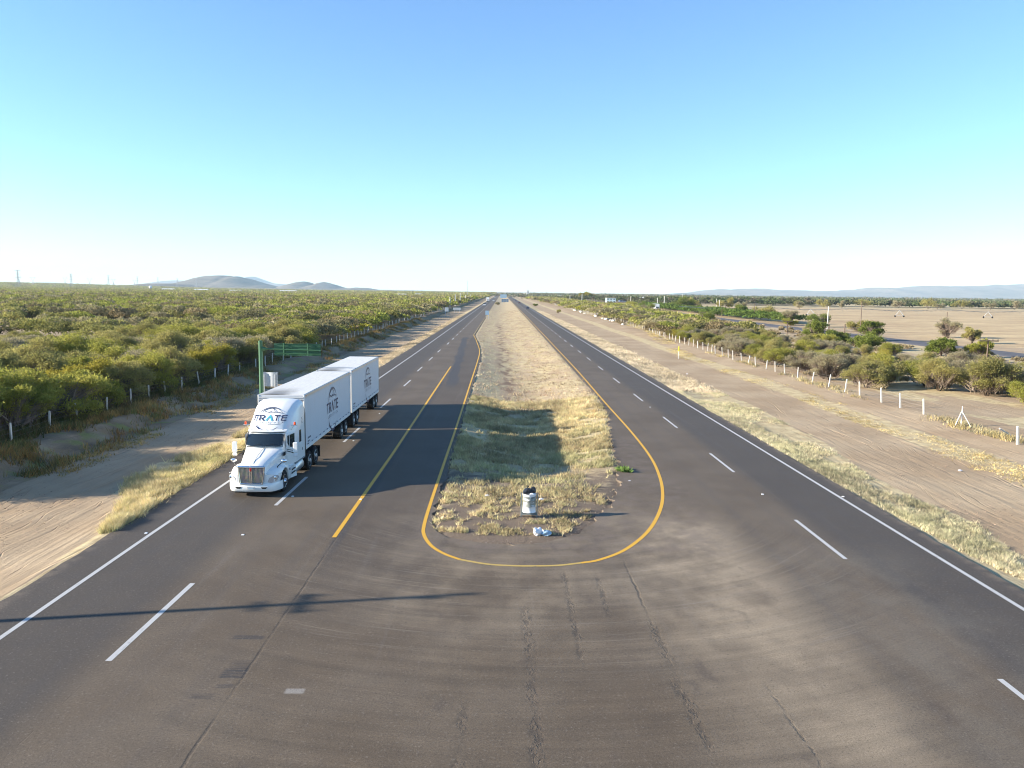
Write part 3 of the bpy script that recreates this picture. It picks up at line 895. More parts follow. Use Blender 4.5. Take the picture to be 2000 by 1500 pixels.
# ------------------------------------------------------------------ grass
def blades(name, X, Y, hgt, wid, col, label, lean=0.5, seed=1):
    r = np.random.default_rng(seed); n = len(X)
    Z = gz(X, Y) - .01
    a = r.random(n) * 2 * pi; b = r.random(n) * 2 * pi
    gg_ = fbm(X * 2.6 + 7, Y * 2.0, 3); g2_ = fbm(X * .45 + 2, Y * .3 + 5, 3)
    h = hgt * (.5 + .8 * r.random(n)) * np.clip(.45 + 1.1 * gg_, .4, 1.5)
    col = col * np.clip(.45 + 1.1 * g2_, .65, 1.25)[:, None] * np.clip(.6 + .8 * gg_, .7, 1.25)[:, None] * .86; w_ = wid * (.6 + .8 * r.random(n))
    T = np.empty((n, 3, 3))
    T[:, 0] = np.stack([X - np.cos(a) * w_ / 2, Y - np.sin(a) * w_ / 2, Z], 1)
    T[:, 1] = np.stack([X + np.cos(a) * w_ / 2, Y + np.sin(a) * w_ / 2, Z], 1)
    L_ = h * lean * (.3 + r.random(n))
    T[:, 2] = np.stack([X + np.cos(b) * L_, Y + np.sin(b) * L_, Z + h], 1)
    o = soup(name, T, M['blade'], col)
    return tag(o, label, 'grass', kind='stuff')
def tufts(n, xf, y0, y1, per, spread, seed, power=1.0):
    r = np.random.default_rng(seed)
    ty = y0 + (y1 - y0) * r.random(n) ** power
    tx = xf(ty, r.random(n), r)
    k = r.integers(per[0], per[1], n)
    i = np.repeat(np.arange(n), k); m_ = len(i)
    g1, g2 = r.normal(size=m_), r.normal(size=m_)
    return tx[i] + g1 * spread, ty[i] + g2 * spread, i, r
def colour(base_list, i, r, jit=.25, w=None):
    B = np.array(base_list); t = r.choice(len(B), i.max() + 1, p=w)
    return B[t[i]] * (1 - jit + 2 * jit * r.random((len(i), 1)))
STRAW = [(0.68, 0.57, 0.33), (0.61, 0.49, 0.27), (0.49, 0.37, 0.20), (0.54, 0.49, 0.25)]

# median
def xf_med(y, u, r): return med_l(y) + .12 + (med_r(y) - med_l(y) - .25) * u
X, Y_, i, r = tufts(7800, xf_med, 36, 72, (14, 26), .13, 11, .9)
g = (fbm(X * .35 + 3, Y_ * .3, 3)); keep = (Y_ > 45) | (X < 3.2 + .32 * (Y_ - 33) * 1.0 + 1.2 * (g - .5))
bn = fbm(X * .8, Y_ * .8, 4)
keep &= (r.random(len(X)) < sstep(.30, .58, bn) * (.35 + .65 * sstep(38, 47, Y_))); X, Y_, i, g = X[keep], Y_[keep], i[keep], g[keep]
c = colour(STRAW, i, r)
green = np.clip((g - .5) * 4, 0, 1) * sstep(62, 44, Y_) * sstep(36, 40, Y_)
green = np.maximum(green, sstep(-1.2, -2.6, X) * .7 * sstep(40, 44, Y_))
c = c * (1 - green[:, None] * .45) + np.array((0.38, 0.41, 0.20)) * green[:, None] * .45
blades('median_dry_grass', X, Y_, np.full(len(X), .22), np.full(len(X), .035), c, 'pale dry grass filling the median behind the rubbish drum', .7, 12)
X, Y_, i, r = tufts(2600, xf_med, 30.2, 38, (8, 20), .10, 13)
g = fbm(X * 1.9, Y_ * 1.6, 4); keep = (r.random(len(X)) < sstep(.42, .64, g) * .8) & (X < 2.4 + .5 * (Y_ - 30) + 1.5 * (g - .5)); X, Y_, i = X[keep], Y_[keep], i[keep]
blades('median_short_grass', X, Y_, np.full(len(X), .13), np.full(len(X), .035), colour(STRAW, i, r), 'short patchy dry grass round the rubbish drum at the tip of the median', .9, 14)
X, Y_, i, r = tufts(4200, xf_med, 66, 420, (5, 11), .25, 15, 1.9)
gl = np.abs(X - (1.75 - .011 * Y_) - 3 * (fbm(Y_ * .05, Y_ * 0 + 3, 3) - .5)); keep = r.random(len(X)) < np.where(Y_ < 245, sstep(.3, 1.7, gl + .5 * r.random(len(X))) + .1, 1) * (.35 + .65 * sstep(-2, 5, X)); X, Y_, i = X[keep], Y_[keep], i[keep]
blades('median_far_grass', X, Y_, np.full(len(X), .17), np.full(len(X), .07), colour([(0.56, .46, .31), (0.48, .37, .24), (0.33, .23, .15), (0.54, .43, .23)], i, r, w=[.3, .3, .2, .2]), 'dry straw grass on the median further along the highway', .9, 16)
# west verge
def wl(y): return np.interp(y, [20, 30, 33, 39, 44, 51, 60, 400], [-15.25, -15.45, -16.3, -18.8, -18.5, -17.5, -17.0, -16.9])
X, Y_, i, r = tufts(4200, lambda y, u, r: -15.12 + (wl(y) + 15.12) * u, 30.2, 66, (12, 26), .12, 21)
g = fbm(X * .5, Y_ * .35, 3); keep = g > .36; X, Y_, i, g = X[keep], Y_[keep], i[keep], g[keep]
c = colour(STRAW[:2] + [(0.56, .50, .24)], i, r); gg = np.clip((g - .5) * 4, 0, 1)[:, None] * .5
blades('verge_grass', X, Y_, np.full(len(X), .30), np.full(len(X), .035), c * (1 - gg) + np.array((.42, .43, .18)) * gg, 'yellow-green tufted grass on the verge left of the white edge line', .7, 22)
X, Y_, i, r = tufts(3600, lambda y, u, r: -15.15 + (wl(y) + 15.15) * u, 66, 330, (8, 14), .2, 23, 1.4)
blades('verge_grass', X, Y_, np.full(len(X), .22), np.full(len(X), .07), colour([(0.57, .47, .32), (.50, .40, .26)], i, r), 'pale dry grass on the left verge beyond the truck', .9, 24)
# east verge
def er_(y): return np.interp(y, [18, 24, 28.5, 33, 42, 53, 68, 100, 400], [19.2, 19.4, 19.7, 20.6, 20.2, 21.5, 22.2, 21.8, 20.6])
def el_(y): return np.interp(y, [18, 24, 30, 38, 50], [18.2, 18.2, 17.7, 17.35, 17.25])
X, Y_, i, r = tufts(6500, lambda y, u, r: el_(y) + (er_(y) - el_(y)) * u ** 1.15, 19, 78, (12, 24), .13, 25)
g = fbm(X * .5, Y_ * .3, 3); keep = (g + .16 * (r.random(len(g)) - .5)) > (.40 + .14 * sstep(.5, 1, (X - el_(Y_)) / (er_(Y_) - el_(Y_)))); X, Y_, i, g = X[keep], Y_[keep], i[keep], g[keep]
c = colour([(0.64, .54, .36), (.56, .48, .30), (.52, .49, .30)], i, r); gg = np.clip((g - .52) * 4, 0, 1)[:, None] * .45
blades('verge_grass', X, Y_, np.full(len(X), .13), np.full(len(X), .032), c * (1 - gg) + np.array((.40, .39, .2)) * gg, 'dry pale grass strip along the right edge of the right carriageway', .7, 26)
X, Y_, i, r = tufts(3800, lambda y, u, r: 17.3 + (er_(y) - 17.3) * u, 78, 400, (8, 14), .22, 27, 1.4)
blades('verge_grass', X, Y_, np.full(len(X), .22), np.full(len(X), .075), colour([(0.66, .55, .39), (.60, .49, .33)], i, r), 'thin dry grass strip on the far right verge', .9, 28)
# yellow strip on the eastern track and weeds at the fence
X, Y_, i, r = tufts(3000, lambda y, u, r: 29.2 + 1.5 * (u - .5) * 2 + .4 * np.sin(y * .1) + 7.5 * sstep(120, 200, y), 36, 190, (8, 20), .2, 29, 1.2)
g = fbm(X * .4, Y_ * .15, 3); keep = r.random(len(X)) < sstep(.38, .62, g); X, Y_, i = X[keep], Y_[keep], i[keep]
blades('yellow_grass_strip', X, Y_, np.full(len(X), .09), np.full(len(X), .05), colour([(.54, .43, .20), (.49, .37, .16), (.52, .44, .26)], i, r), 'flattened golden grass streak on the dirt strip right of the highway', 1.2, 30)
X, Y_, i, r = tufts(900, lambda y, u, r: 34.3 + 1.6 * (u - .45) + 3.5 * sstep(150, 220, y), 44, 330, (20, 50), .28, 31, 1.3)
g = fbm(X * .3, Y_ * .12, 3); keep = r.random(len(X)) < sstep(.46, .60, g) * .7; X, Y_, i = X[keep], Y_[keep], i[keep]
blades('fence_weeds', X, Y_, np.full(len(X), .30), np.full(len(X), .05), colour([(.46, .37, .20), (.50, .40, .18), (.34, .31, .19)], i, r), 'dry weeds growing along the foot of the right-hand fence', .6, 32)
# rusty weeds under the western fence
X, Y_, i, r = tufts(2600, lambda y, u, r: -23.6 - 5.2 * u, 40, 260, (20, 50), .24, 33, 1.4)
g = fbm(X * .5 + 9, Y_ * .25, 4); keep = r.random(len(X)) < sstep(.40, .60, g) * (.35 + .65 * sstep(-24.5, -27, X)); X, Y_, i = X[keep], Y_[keep], i[keep]
blades('rusty_weeds', X, Y_, np.full(len(X), .38), np.full(len(X), .05), colour([(.34, .19, .07), (.42, .27, .09), (.27, .21, .09), (.20, .20, .07)], i, r), 'rusty brown weeds on the bank below the left-hand fence', .6, 34)
X, Y_, i, r = tufts(1100, lambda y, u, r: -28.6 - 5.5 * u, 38, 140, (30, 60), .4, 35, 1.0)
blades('fence_undergrowth', X, Y_, np.full(len(X), .6), np.full(len(X), .07), colour([(.13, .14, .045), (.17, .15, .06), (.22, .15, .07)], i, r), 'dark green undergrowth behind the left-hand fence posts', .7, 36)
X, Y_, i, r = tufts(420, lambda y, u, r: -22.6 - 1.6 * u, 40, 110, (10, 30), .22, 37, 1.0)
g = fbm(X * .35 + 19, Y_ * .14, 3); keep = g > .50; X, Y_, i = X[keep], Y_[keep], i[keep]
blades('trackside_weeds', X, Y_, np.full(len(X), .16), np.full(len(X), .05), colour([(.48, .34, .13), (.42, .33, .13)], i, r), 'low golden weeds between the dirt track and the left bank', 1.0, 38)

# stones and dry twigs strewn over the dirt strips
r = np.random.default_rng(48)
for nm, xa, xb, ya, yb, n, lab in (('debris', 20.5, 33.5, 26, 120, 5200, 'dark twigs and stones strewn over the dirt strip right of the highway'), ('debris', -27, -17.5, 28, 110, 4200, 'dark twigs and stones strewn over the dirt strip left of the highway')):
    yy = ya + (yb - ya) * r.random(n) ** 1.6; xx = xa + (xb - xa) * r.random(n)
    k_ = r.random(n) < sstep(.38, .62, fbm(xx * .35, yy * .2, 4)); xx, yy = xx[k_], yy[k_]
    P = np.stack([xx, yy, gz(xx, yy) + .015], 1)
    T = tris_at(P, .05, r, 2.6, np.array([0.0, 0.0, -.1])); T[:, :, 2] = P[:, None, 2] + (T[:, :, 2] - P[:, None, 2]) * .3 + .01
    tag(soup(nm, T, M['blade'], np.array([(.17, .12, .085)]) * (.5 + r.random((len(T), 1)) * 2.0)), lab, 'debris', kind='stuff')
# pebbles scattered by the median tip
r = np.random.default_rng(44)
n = 1500; yy = 29 + 14 * r.random(n) ** 1.3; xx = med_l(yy) - .1 + (med_r(yy) - med_l(yy) + .3) * r.random(n)
P = np.stack([xx, yy, gz(xx, yy) + .01], 1)
T = np.concatenate([tris_at(P, .03, r, .8), tris_at(P, .03, r, .8)])
T[:, :, 2] = np.maximum(T[:, :, 2], 0.012 - .1)
tag(soup('gravel', T, M['blade'], np.repeat(np.array([(.16, .13, .11)]), len(T), 0) * (.5 + r.random((len(T), 1)) * 2.2)), 'small stones strewn over the tip of the median', 'gravel', kind='stuff')
# ------------------------------------------------------------------ shared object materials
M['white'] = plain('white_gloss_paint', (0.74, 0.74, 0.72), .3, 0, .5, .07, 2.2, .4)
M['panel'] = plain('trailer_panel', (0.66, 0.65, 0.62), .5, 0, .4, .06, 1.2)
M['alu'] = plain('aluminium', (0.62, 0.62, 0.62), .35, .85, .5, .08, 4)
M['chrome'] = plain('chrome', (0.78, 0.78, 0.80), .12, 1.0, .5, .03, 4)
M['rubber'] = plain('rubber', (0.022, 0.021, 0.021), .85, 0, .2, .3, 9)
M['dark'] = plain('dark_steel', (0.03, 0.03, 0.032), .7, .2, .3, .3, 5)
M['glass'] = plain('tinted_glass', (0.012, 0.018, 0.020), .06, 0, .8, .1, 2, .6)
M['black'] = plain('black_trim', (0.015, 0.015, 0.016), .5, 0, .3, .2, 4)
M['navy'] = plain('navy_decal', (0.030, 0.036, 0.085), .4, 0, .4, .12, 4)
M['greydec'] = plain('grey_decal', (0.11, 0.12, 0.16), .4, 0, .4, .15, 4)
M['teal'] = plain('teal_decal', (0.05, 0.42, 0.48), .4, 0, .4, .06, 4)
M['amber'] = plain('orange_lens', (0.75, 0.10, 0.03), .25, 0, .6, .1, 4)
M['lens'] = plain('clear_lens', (0.55, 0.56, 0.58), .10, .4, .8, .2, 20)
M['red'] = plain('red_badge', (0.35, 0.02, 0.02), .3)
M['signgreen'] = plain('green_sign_paint', (0.045, 0.13, 0.062), .5, 0, .4, .12, 3)
M['signdark'] = plain('dark_green_sheet', (0.032, 0.105, 0.052), .5, 0, .4, .15, 3)
M['galv'] = plain('galvanised', (0.50, 0.52, 0.53), .5, .3, .4, .12, 5)
M['greysteel'] = plain('grey_painted_steel', (0.20, 0.22, 0.22), .6, .2, .3, .2, 6)
M['post'] = plain('whitewashed_post', (0.60, 0.57, 0.51), .85, 0, .2, .35, 4)
M['concrete'] = plain('concrete_pole', (0.60, 0.58, 0.53), .85, 0, .2, .12, 3)
M['wood'] = plain('weathered_wood', (0.14, 0.10, 0.075), .9, 0, .2, .25, 8)
M['wire'] = plain('wire', (0.22, 0.20, 0.19), .6, .5, .3, .2, 5)
M['yellow'] = plain('yellow_plastic', (0.72, 0.58, 0.03), .5)
M['signblue'] = plain('bluish_sign_back', (0.30, 0.42, 0.52), .5)
M['signslate'] = plain('slate_blue_sign', (0.13, 0.19, 0.26), .5)
M['bag'] = plain('white_plastic_bag', (0.75, 0.74, 0.76), .4, 0, .4, .1, 9)
M['blackbag'] = plain('black_plastic_bag', (0.02, 0.02, 0.022), .28, 0, .6, .3, 9)
M['lattice'] = plain('lattice_steel', (0.30, 0.31, 0.33), .6, .3)

# grille mesh
m = Mat('grille_mesh', .45, .6, .5); x_, y_, z_ = m.objpos()
wv = m.noise(m.vec(x_ * 5.0, z_ * 4.0), 1.0, 3)
M['grille'] = m.out(m.mix(wv.step(.4, .6), (0.22, 0.25, 0.20), (0.27, 0.21, 0.24)))
# trailer side panels: faint riveted uprights and runs of dust from the roof rail
m = Mat('trailer_side', .42, 0, .4); x_, y_, z_ = m.objpos()
v1 = m.noise(m.vec(y_ * 5.5, z_ * .25), 1.0, 4, .7)
ribs = (y_ * 1.64).m('FRACT').m('SUBTRACT', .5).abs().step(.485, .497)
c_ = m.mix(v1.step(.52, .68) * z_.step(2.2, 3.7) * .40, (0.60, 0.61, 0.63), (0.46, 0.42, 0.37))
c_ = m.mix(m.noise(m.vec(y_ * .8, z_ * .8), 1.0, 4).step(.5, .8) * .25, c_, (0.58, 0.57, 0.54))
M['side_panel'] = m.out(m.scale(c_, ribs * -.16 + 1.0))
# trailer roof: soot from the exhaust near its front left
m = Mat('trailer_roof', .55, 0, .3); x_, y_, z_ = m.objpos()
soot = (x_ + .35 + (m.noise(m.vec(x_ * 3, y_), 1.0, 3) - .5) * .6).abs().step(1.15, .1) * y_.step(3.6, -.1)
c_ = m.mix((soot * .8).clamp(), (0.60, 0.59, 0.56), (0.06, 0.055, 0.05))
c_ = m.mix((y_ * .82).m('FRACT').m('SUBTRACT', .5).abs().step(.475, .495) * .3, c_, (0.35, .34, .32))
M['roof'] = m.out(m.scale(c_, m.noise(m.vec(x_ * 6, y_ * .7), 1.0, 4) * .3 + .85))
# rubbish drum: white with a worn grey-green painted band
m = Mat('drum_paint', .55, .1, .4); x_, y_, z_ = m.objpos()
n1 = m.noise(m.vec(x_ * 14, z_ * 10, y_ * 6), 1.0, 4, .7); n2 = m.noise(m.vec(x_ * 5, z_ * 7, y_ * 5), 1.0, 3)
c_ = m.mix(z_.band(.50, .86, .03) * n2.step(.30, .52), (0.70, 0.71, 0.72), (0.22, 0.23, 0.20))
c_ = m.mix(z_.band(.86, .94, .012) * n1.step(.3, .5), c_, (0.12, .13, .12))
c_ = m.mix(n1.step(.62, .7) * .8, c_, (0.10, .08, .07))
M['drum'] = m.out(c_)

# ------------------------------------------------------------------ fences
def post_mb(h, lean=(0, 0), t=.12):
    mb = MB(); rot = Matrix.Rotation(lean[0], 3, 'Y') @ Matrix.Rotation(lean[1], 3, 'X')
    vs, fs = [], []
    for z, q in ((-.3, t / 2), (h * .96, t / 2 * .82), (h, t / 2 * .5)):
        vs += [rot @ Vector((sx * q, sy * q, z)) for sx, sy in ((-1, -1), (1, -1), (1, 1), (-1, 1))]
    for r in range(2):
        for k in range(4):
            j = (k + 1) % 4; fs.append((r * 4 + k, r * 4 + j, r * 4 + 4 + j, r * 4 + 4 + k))
    fs += [(0, 3, 2, 1), (8, 9, 10, 11)]
    mb.add(vs, fs)
    return mb

def fence(name, label, pts, h, seed, side):
    root = empty(name, (pts[0][0], pts[0][1], 0), 0, label, 'fence')
    r = random.Random(seed); ox, oy = pts[0]
    variants = []
    for k in range(7):
        o = post_mb(h * r.uniform(.9, 1.06), (r.uniform(-.13, .13), r.uniform(-.13, .13)), .11).build('post', M['post'])
        variants.append(o)
    used = set(); extra = MB()
    for i, (x, y) in enumerate(pts):
        z = float(gz(np.array([x]), np.array([y]))[0])
        k = r.randrange(7)
        if i < 99:
            if k in used: o = variants[k].copy(); C.objects.link(o)
            else: o = variants[k]; used.add(k)
            o.parent = root; o.location = (x - ox, y - oy, z); o.rotation_euler = (0, 0, r.uniform(-.3, .3))
        else: extra.add([(v.co.x * 1.3 + x - ox, v.co.y * 1.3 + y - oy, v.co.z + z) for v in variants[k].data.vertices], [tuple(p.vertices) for p in variants[k].data.polygons])
    for k, o in enumerate(variants):
        if k not in used: bpy.data.objects.remove(o)
    if extra.v: tag(extra.build('distant_posts', M['post'], root), kind='stuff')
    wr = MB()
    near = [p for p in pts if p[1] < 140]
    for hz in (.35, .65, .95, 1.15):
        P = []
        for j in range(len(near) - 1):
            a, b = near[j], near[j + 1]
            for t in (0, .5):
                x, y = a[0] + (b[0] - a[0]) * t, a[1] + (b[1] - a[1]) * t
                z = float(gz(np.array([near[j][0]]), np.array([near[j][1]]))[0])
                P.append((x - ox, y - oy, z + hz * h / 1.25 - (.03 if t else 0)))
        wr.tube(P, .006, 3)
    wr.build('wire', M['wire'], root)
    return root
lf = [(-28.6, 42.2), (-28.5, 45.6), (-29.0, 50.4), (-29.0, 53.9), (-29.0, 57.8), (-29.1, 61.8), (-29.1, 64.9), (-28.9, 67.8), (-28.9, 71.2), (-28.6, 74.6), (-28.8, 79.2), (-28.8, 83.0), (-28.7, 86.4)]
r_ = random.Random(4); y = 90.2
while y < 380: lf.append((-28.5 + r_.uniform(-.2, .2) + .5 * math.sin(y * .02), y)); y += 3.7 * r_.uniform(.9, 1.12)
fence('post_and_wire_fence', 'white post fence along the foot of the mesquite scrub left of the highway', lf, 1.32, 12, -1)
rf = [(34.5, 63.2), (34.4, 66.8), (34.4, 70.2), (34.5, 74.8), (34.3, 77.6), (34.4, 81.8), (34.3, 86.0), (34.2, 90.0)]
y = 93.9
while y < 620:
    rf.append((float(np.interp(y, [90, 110, 136, 170, 200, 270, 357, 440, 620], [34.2, 34.0, 34.7, 34.9, 37.2, 38.2, 39.0, 39.6, 40.6])) + r_.uniform(-.15, .15), y)); y += 3.6 * r_.uniform(.88, 1.1)
rfo = fence('post_and_wire_fence', 'long row of white fence posts between dirt strip and bushes right of the highway', rf, 1.28, 15, 1)
# the near end of the eastern fence: braced post, fallen post, last leaning post
def gz1(x, y): return float(gz(np.array([x]), np.array([y]))[0])
bx, by = 34.3, 57.6; gzv = gz1(bx, by)
mb = MB(); mb.tube([(0, 0, -.2), (0.02, 0, 1.42)], .045, 8); mb.tube([(0, 0, 1.42), (0, 0, 1.5)], .03, 6)
bp = empty('braced_post', (bx, by, gzv), 0, 'white fence post propped by two slanting braces on the bare soil at right', 'post')
mb.build('post', M['post'], bp)
for s_ in (-1, 1):
    MB().tube([(s_ * .03, -.02 * s_, 1.05), (s_ * .62, -.25, -.05)], .035, 8).build('brace', M['post'], bp)
mb = MB(); mb.tube([(-.62, -.25, .62), (.62, .2, -.02)], [.055, .06], 6)
o = mb.build('fallen_post', M['post']); o.location = (34.9, 53.3, gz1(34.9, 53.3)); tag(o, 'toppled white post leaning over the weeds between the braced post and the last post', 'post')
o = post_mb(1.25, (-.12, .05), .14).build('fence_post', M['post']); o.location = (33.85, 50.4, gz1(33.85, 50.4)); tag(o, 'last white post leaning left at the right edge of the view', 'post')
# low white boulders at the far end of the eastern fence
rb = random.Random(31)
for k in range(16):
    yy = rb.uniform(235, 420); xx = float(np.interp(yy, [200, 270, 357, 440], [36.2, 37.4, 38.0, 38.6])) + rb.uniform(-.6, .3)
    mb = MB(); R_ = rb.uniform(.35, .8)
    prof = [(R_ * .6, -.1), (R_ * rb.uniform(.9, 1.1), R_ * .3), (R_ * rb.uniform(.7, .9), R_ * .7), (R_ * .3, R_ * .95)]
    mb.lathe(prof, n=9); mb.v = [(a + rb.uniform(-.08, .08) * R_, b * 1.2 + rb.uniform(-.1, .1) * R_, c + rb.uniform(-.05, .05)) for a, b, c in mb.v]
    o = mb.build('boulder', M['post']); o.location = (xx, yy, gz1(xx, yy)); tag(o, 'pale boulder in the line beside the far end of the right-hand fence', 'rock', 'pale boulders along the far right fence')

# ------------------------------------------------------------------ green cantilever sign and the white sign behind it
g0 = empty('cantilever_sign', (-16.65, 54.6, gz1(-16.65, 54.6)), 0, 'green cantilever road sign seen from behind, its tall pole left of the truck', 'road sign')
zo = -g0.location.z
mb = MB(); mb.tube([(0, 0, -.2), (0, 0, 5.85 + zo)], [.155, .135], 14); mb.lathe([(.15, 5.85 + zo), (.15, 5.89 + zo), (.05, 5.93 + zo)], n=14)
mb.build('pole', M['signgreen'], g0, smooth=50)
mb = MB(); mb.box((0, 0, .28), (.5, .5, .05), ch=.01); mb.build('base_plate', M['signgreen'], g0)
mb = MB(); mb.tube([(.12, 0, 5.36 + zo), (.5, 0, 5.36 + zo)], [.17, .05], 10); mb.tube([(.4, 0, 5.36 + zo), (4.15, 0, 5.28 + zo)], .045, 8)
mb.tube([(.95, -.02, 5.08 + zo), (4.15, -.02, 5.02 + zo)], .03, 6)
mb.build('arm', M['signgreen'], g0, smooth=50)
mb = MB()
for k in range(4):
    zc = 5.62 - k * .206; mb.box((2.52, .09, zc + zo - .0), (3.2, .03, .205), ch=.006)
    mb.box((2.52, .06, zc + .105 + zo), (3.2, .05, .018), mi=1)
mb.build('sign_panel', [M['signdark'], M['signgreen']], g0)
for xx in (1.6, 3.25):
    MB().box((xx, -.0, 5.33 + zo), (.085, .07, .86), ch=.01).build('bracket', M['signgreen'], g0)
for xx in (2.0, 3.62):
    MB().box((xx, .05, 5.50 + zo), (.26, .06, .2), ch=.01).build('backing_plate', M['signdark'], g0)

g1 = empty('road_sign', (-18.25, 62.0, gz1(-18.25, 62)), 0, 'blank white metal sign back on two legs beside the green pole', 'road sign')
zo = -g1.location.z
mb = MB(); rings = []
for k in range(13):
    u = k / 12.0; xx = -.58 + 1.16 * u; yy = .05 * sin(u * pi * 2.0)
    rings.append([(xx, yy, 1.83 + zo), (xx, yy, 2.95 + zo), (xx, yy + .02, 2.95 + zo), (xx, yy + .02, 1.83 + zo)])
mb.loft(rings); mb.box((-.59, 0, 2.39 + zo), (.03, .1, 1.16)); mb.box((.59, 0, 2.39 + zo), (.03, .1, 1.16))
mb.build('sign_panel', M['galv'], g1)
for xx in (-.42, .42): MB().box((xx, -.05, 1.3 + zo), (.07, .05, 3.0), ch=.008).build('leg', M['galv'], g1)

def small_sign(x, y, w_, h_, z0, label, mat, legs=2, thick=.04, boards=1):
    e = empty('road_sign', (x, y, gz1(x, y)), 0, label, 'road sign')
    q = MB(); zz = -e.location.z
    for k in range(boards):
        q.box(((-w_ / 2) + w_ * (k + .5) / boards, 0, z0 + h_ / 2 + zz), (w_ / boards - (.12 if boards > 1 else 0), thick, h_), ch=.01)
    q.build('sign_panel', M[mat], e)
    for k in range(legs):
        xx = 0 if legs == 1 else (-w_ * .33 + w_ * .66 * k / (legs - 1))
        MB().box((xx, .05, (z0 + h_ * .9 + zz) / 2 - .1), (.09, .07, z0 + h_ * .9 + zz + .2)).build('leg', M['galv'], e)
    return e
small_sign(-21.6, 309, 1.45, 1.6, 1.5, 'distant square white sign on two legs at the foot of the left bank', 'galv')
small_sign(-20.2, 355, 3.4, 1.0, 1.1, 'distant wide low white sign beyond the square one at left', 'galv', 3, boards=2)
small_sign(-5.2, 279, 1.30, 1.45, 1.3, 'bluish square sign back on the left edge of the median', 'signblue')
small_sign(2.4, 660, 6.0, 2.6, .9, 'wide slate-blue sign board standing in the median far ahead', 'signslate', 3, .08, 3)
small_sign(1.6, 1000, 8.0, 4.5, 1.5, 'pale blue sign behind the slate-blue board in the far median', 'signblue', 2, .1)

# ------------------------------------------------------------------ yellow marker, studs
e = empty('marker_post', (26.9, 119.2, gz1(26.9, 119.2)), 0, 'yellow-topped white marker post alone on the dirt strip at right', 'marker post')
MB().box((0, 0, .55), (.11, .11, 1.2), ch=.01).build('post', M['post'], e)
mb = MB(); mb.box((0, 0, 1.5), (.18, .13, .75), ch=.02); mb.build('yellow_sleeve', M['yellow'], e)
studs = [(-13.72, 29.9, 'left of the white edge line in front of the truck'), (-9.95, 29.8, 'in line with the lane dashes ahead of the truck'), (-9.55, 35.6, 'beside the dash at the truck\'s front wheel'),
         (12.6, 36.8, 'between two lane dashes on the right carriageway'), (16.35, 36.5, 'touching the white edge line of the right carriageway'), (-9.3, 49.2, 'in the sunlit gap under the first trailer'), (12.55, 65.5, 'farther along the right carriageway\'s dashes'), (-9.4, 60.5, 'in the sunlit gap under the rear trailer'), (-6.35, 35.2, 'on the yellow line opposite the truck')]
sm = None
for x, y, lab in studs:
    if sm is None:
        mb = MB(); mb.loft([[(-.06, -.05, .004), (.06, -.05, .004), (.06, .05, .004), (-.06, .05, .004)], [(-.04, -.03, .03), (.04, -.03, .03), (.04, .03, .03), (-.04, .03, .03)]])
        sm = mb.build('road_stud', M['white']); o = sm
    else: o = sm.copy(); C.objects.link(o)
    o.location = (x, y, 0); tag(o, 'small white road stud ' + lab, 'road stud', 'white road studs')

# ------------------------------------------------------------------ rubbish drum and litter
dx, dy = 1.25, 32.7; dz = gz1(dx, dy)
e = empty('rubbish_drum', (dx, dy, dz), radians(-2), 'dented white oil drum hung between two grey posts on the median tip', 'rubbish bin')
mb = MB()
mb.lathe([(.275, .24), (.285, .245), (.285, .27), (.275, .28), (.275, .50), (.288, .52), (.275, .54), (.275, .76), (.288, .78), (.275, .80), (.275, 1.0), (.29, 1.01), (.29, 1.035), (.262, 1.035), (.262, .9)], n=28)
mb.build('drum', M['drum'], e, smooth=50)
for s_ in (-1, 1): MB().box((s_ * .335, .02, .45), (.05, .05, 1.2), ch=.006).build('post', M['greysteel'], e)
MB().box((0, 0, .19), (.64, .05, .05)).box((0, .0, .14), (.64, .30, .012)).build('crossbar', M['greysteel'], e)
MB().tube([(-.33, 0, .93), (-.24, 0, .93)], .015, 6).tube([(.33, 0, .93), (.24, 0, .93)], .015, 6).build('pivot', M['greysteel'], e)
def blob(name, c, r, mat, seed, label, cat, parent=None, knot=True):
    rr = random.Random(seed); mb = MB(); rings = []
    nx = np.random.default_rng(seed).random(400)
    for i in range(11):
        t = pi * i / 10; ring = []
        for k in range(16):
            a = 2 * pi * k / 16
            q = 1 + .22 * sin(3 * a + i * 1.3 + seed) * sin(t) + .20 * (nx[i * 16 + k] - .5)
            ring.append((r[0] * sin(t) * cos(a) * q, r[1] * sin(t) * sin(a) * q, r[2] * cos(t) * (1 + .12 * (nx[200 + k] - .5))))
        rings.append(ring)
    mb.loft(rings, caps=False)
    if knot: mb.tube([(0, 0, r[2] * .8), (rr.uniform(-.05, .05), 0, r[2] * 1.15), (rr.uniform(-.08, .08), .03, r[2] * 1.45)], [.05, .02, .06], 7)
    o = mb.build(name, mat, parent); o.location = c
    if label: tag(o, label, cat)
    return o
blob('trash_bag', (dx - .06, dy, dz + 1.10), (.22, .20, .17), M['blackbag'], 3, 'black rubbish bag heaped on top of the white drum', 'rubbish bag')
blob('trash_bag', (dx + .16, dy + .04, dz + 1.17), (.12, .13, .15), M['blackbag'], 5, 'small dark bundle bulging from the right side of the drum top', 'rubbish bag', knot=False)
blob('litter', (dx + .10, dy - .16, dz + 1.05), (.13, .06, .045), M['bag'], 8, 'scrap of white wrapper caught on the front rim of the drum', 'litter', knot=False)
o = blob('plastic_bag', (1.52, 30.2, gz1(1.5, 30.2) + .13), (.24, .17, .17), M['bag'], 12, 'crumpled white plastic bag lying on the ground before the drum', 'plastic bag'); o.rotation_euler = (1.3, .3, .9)
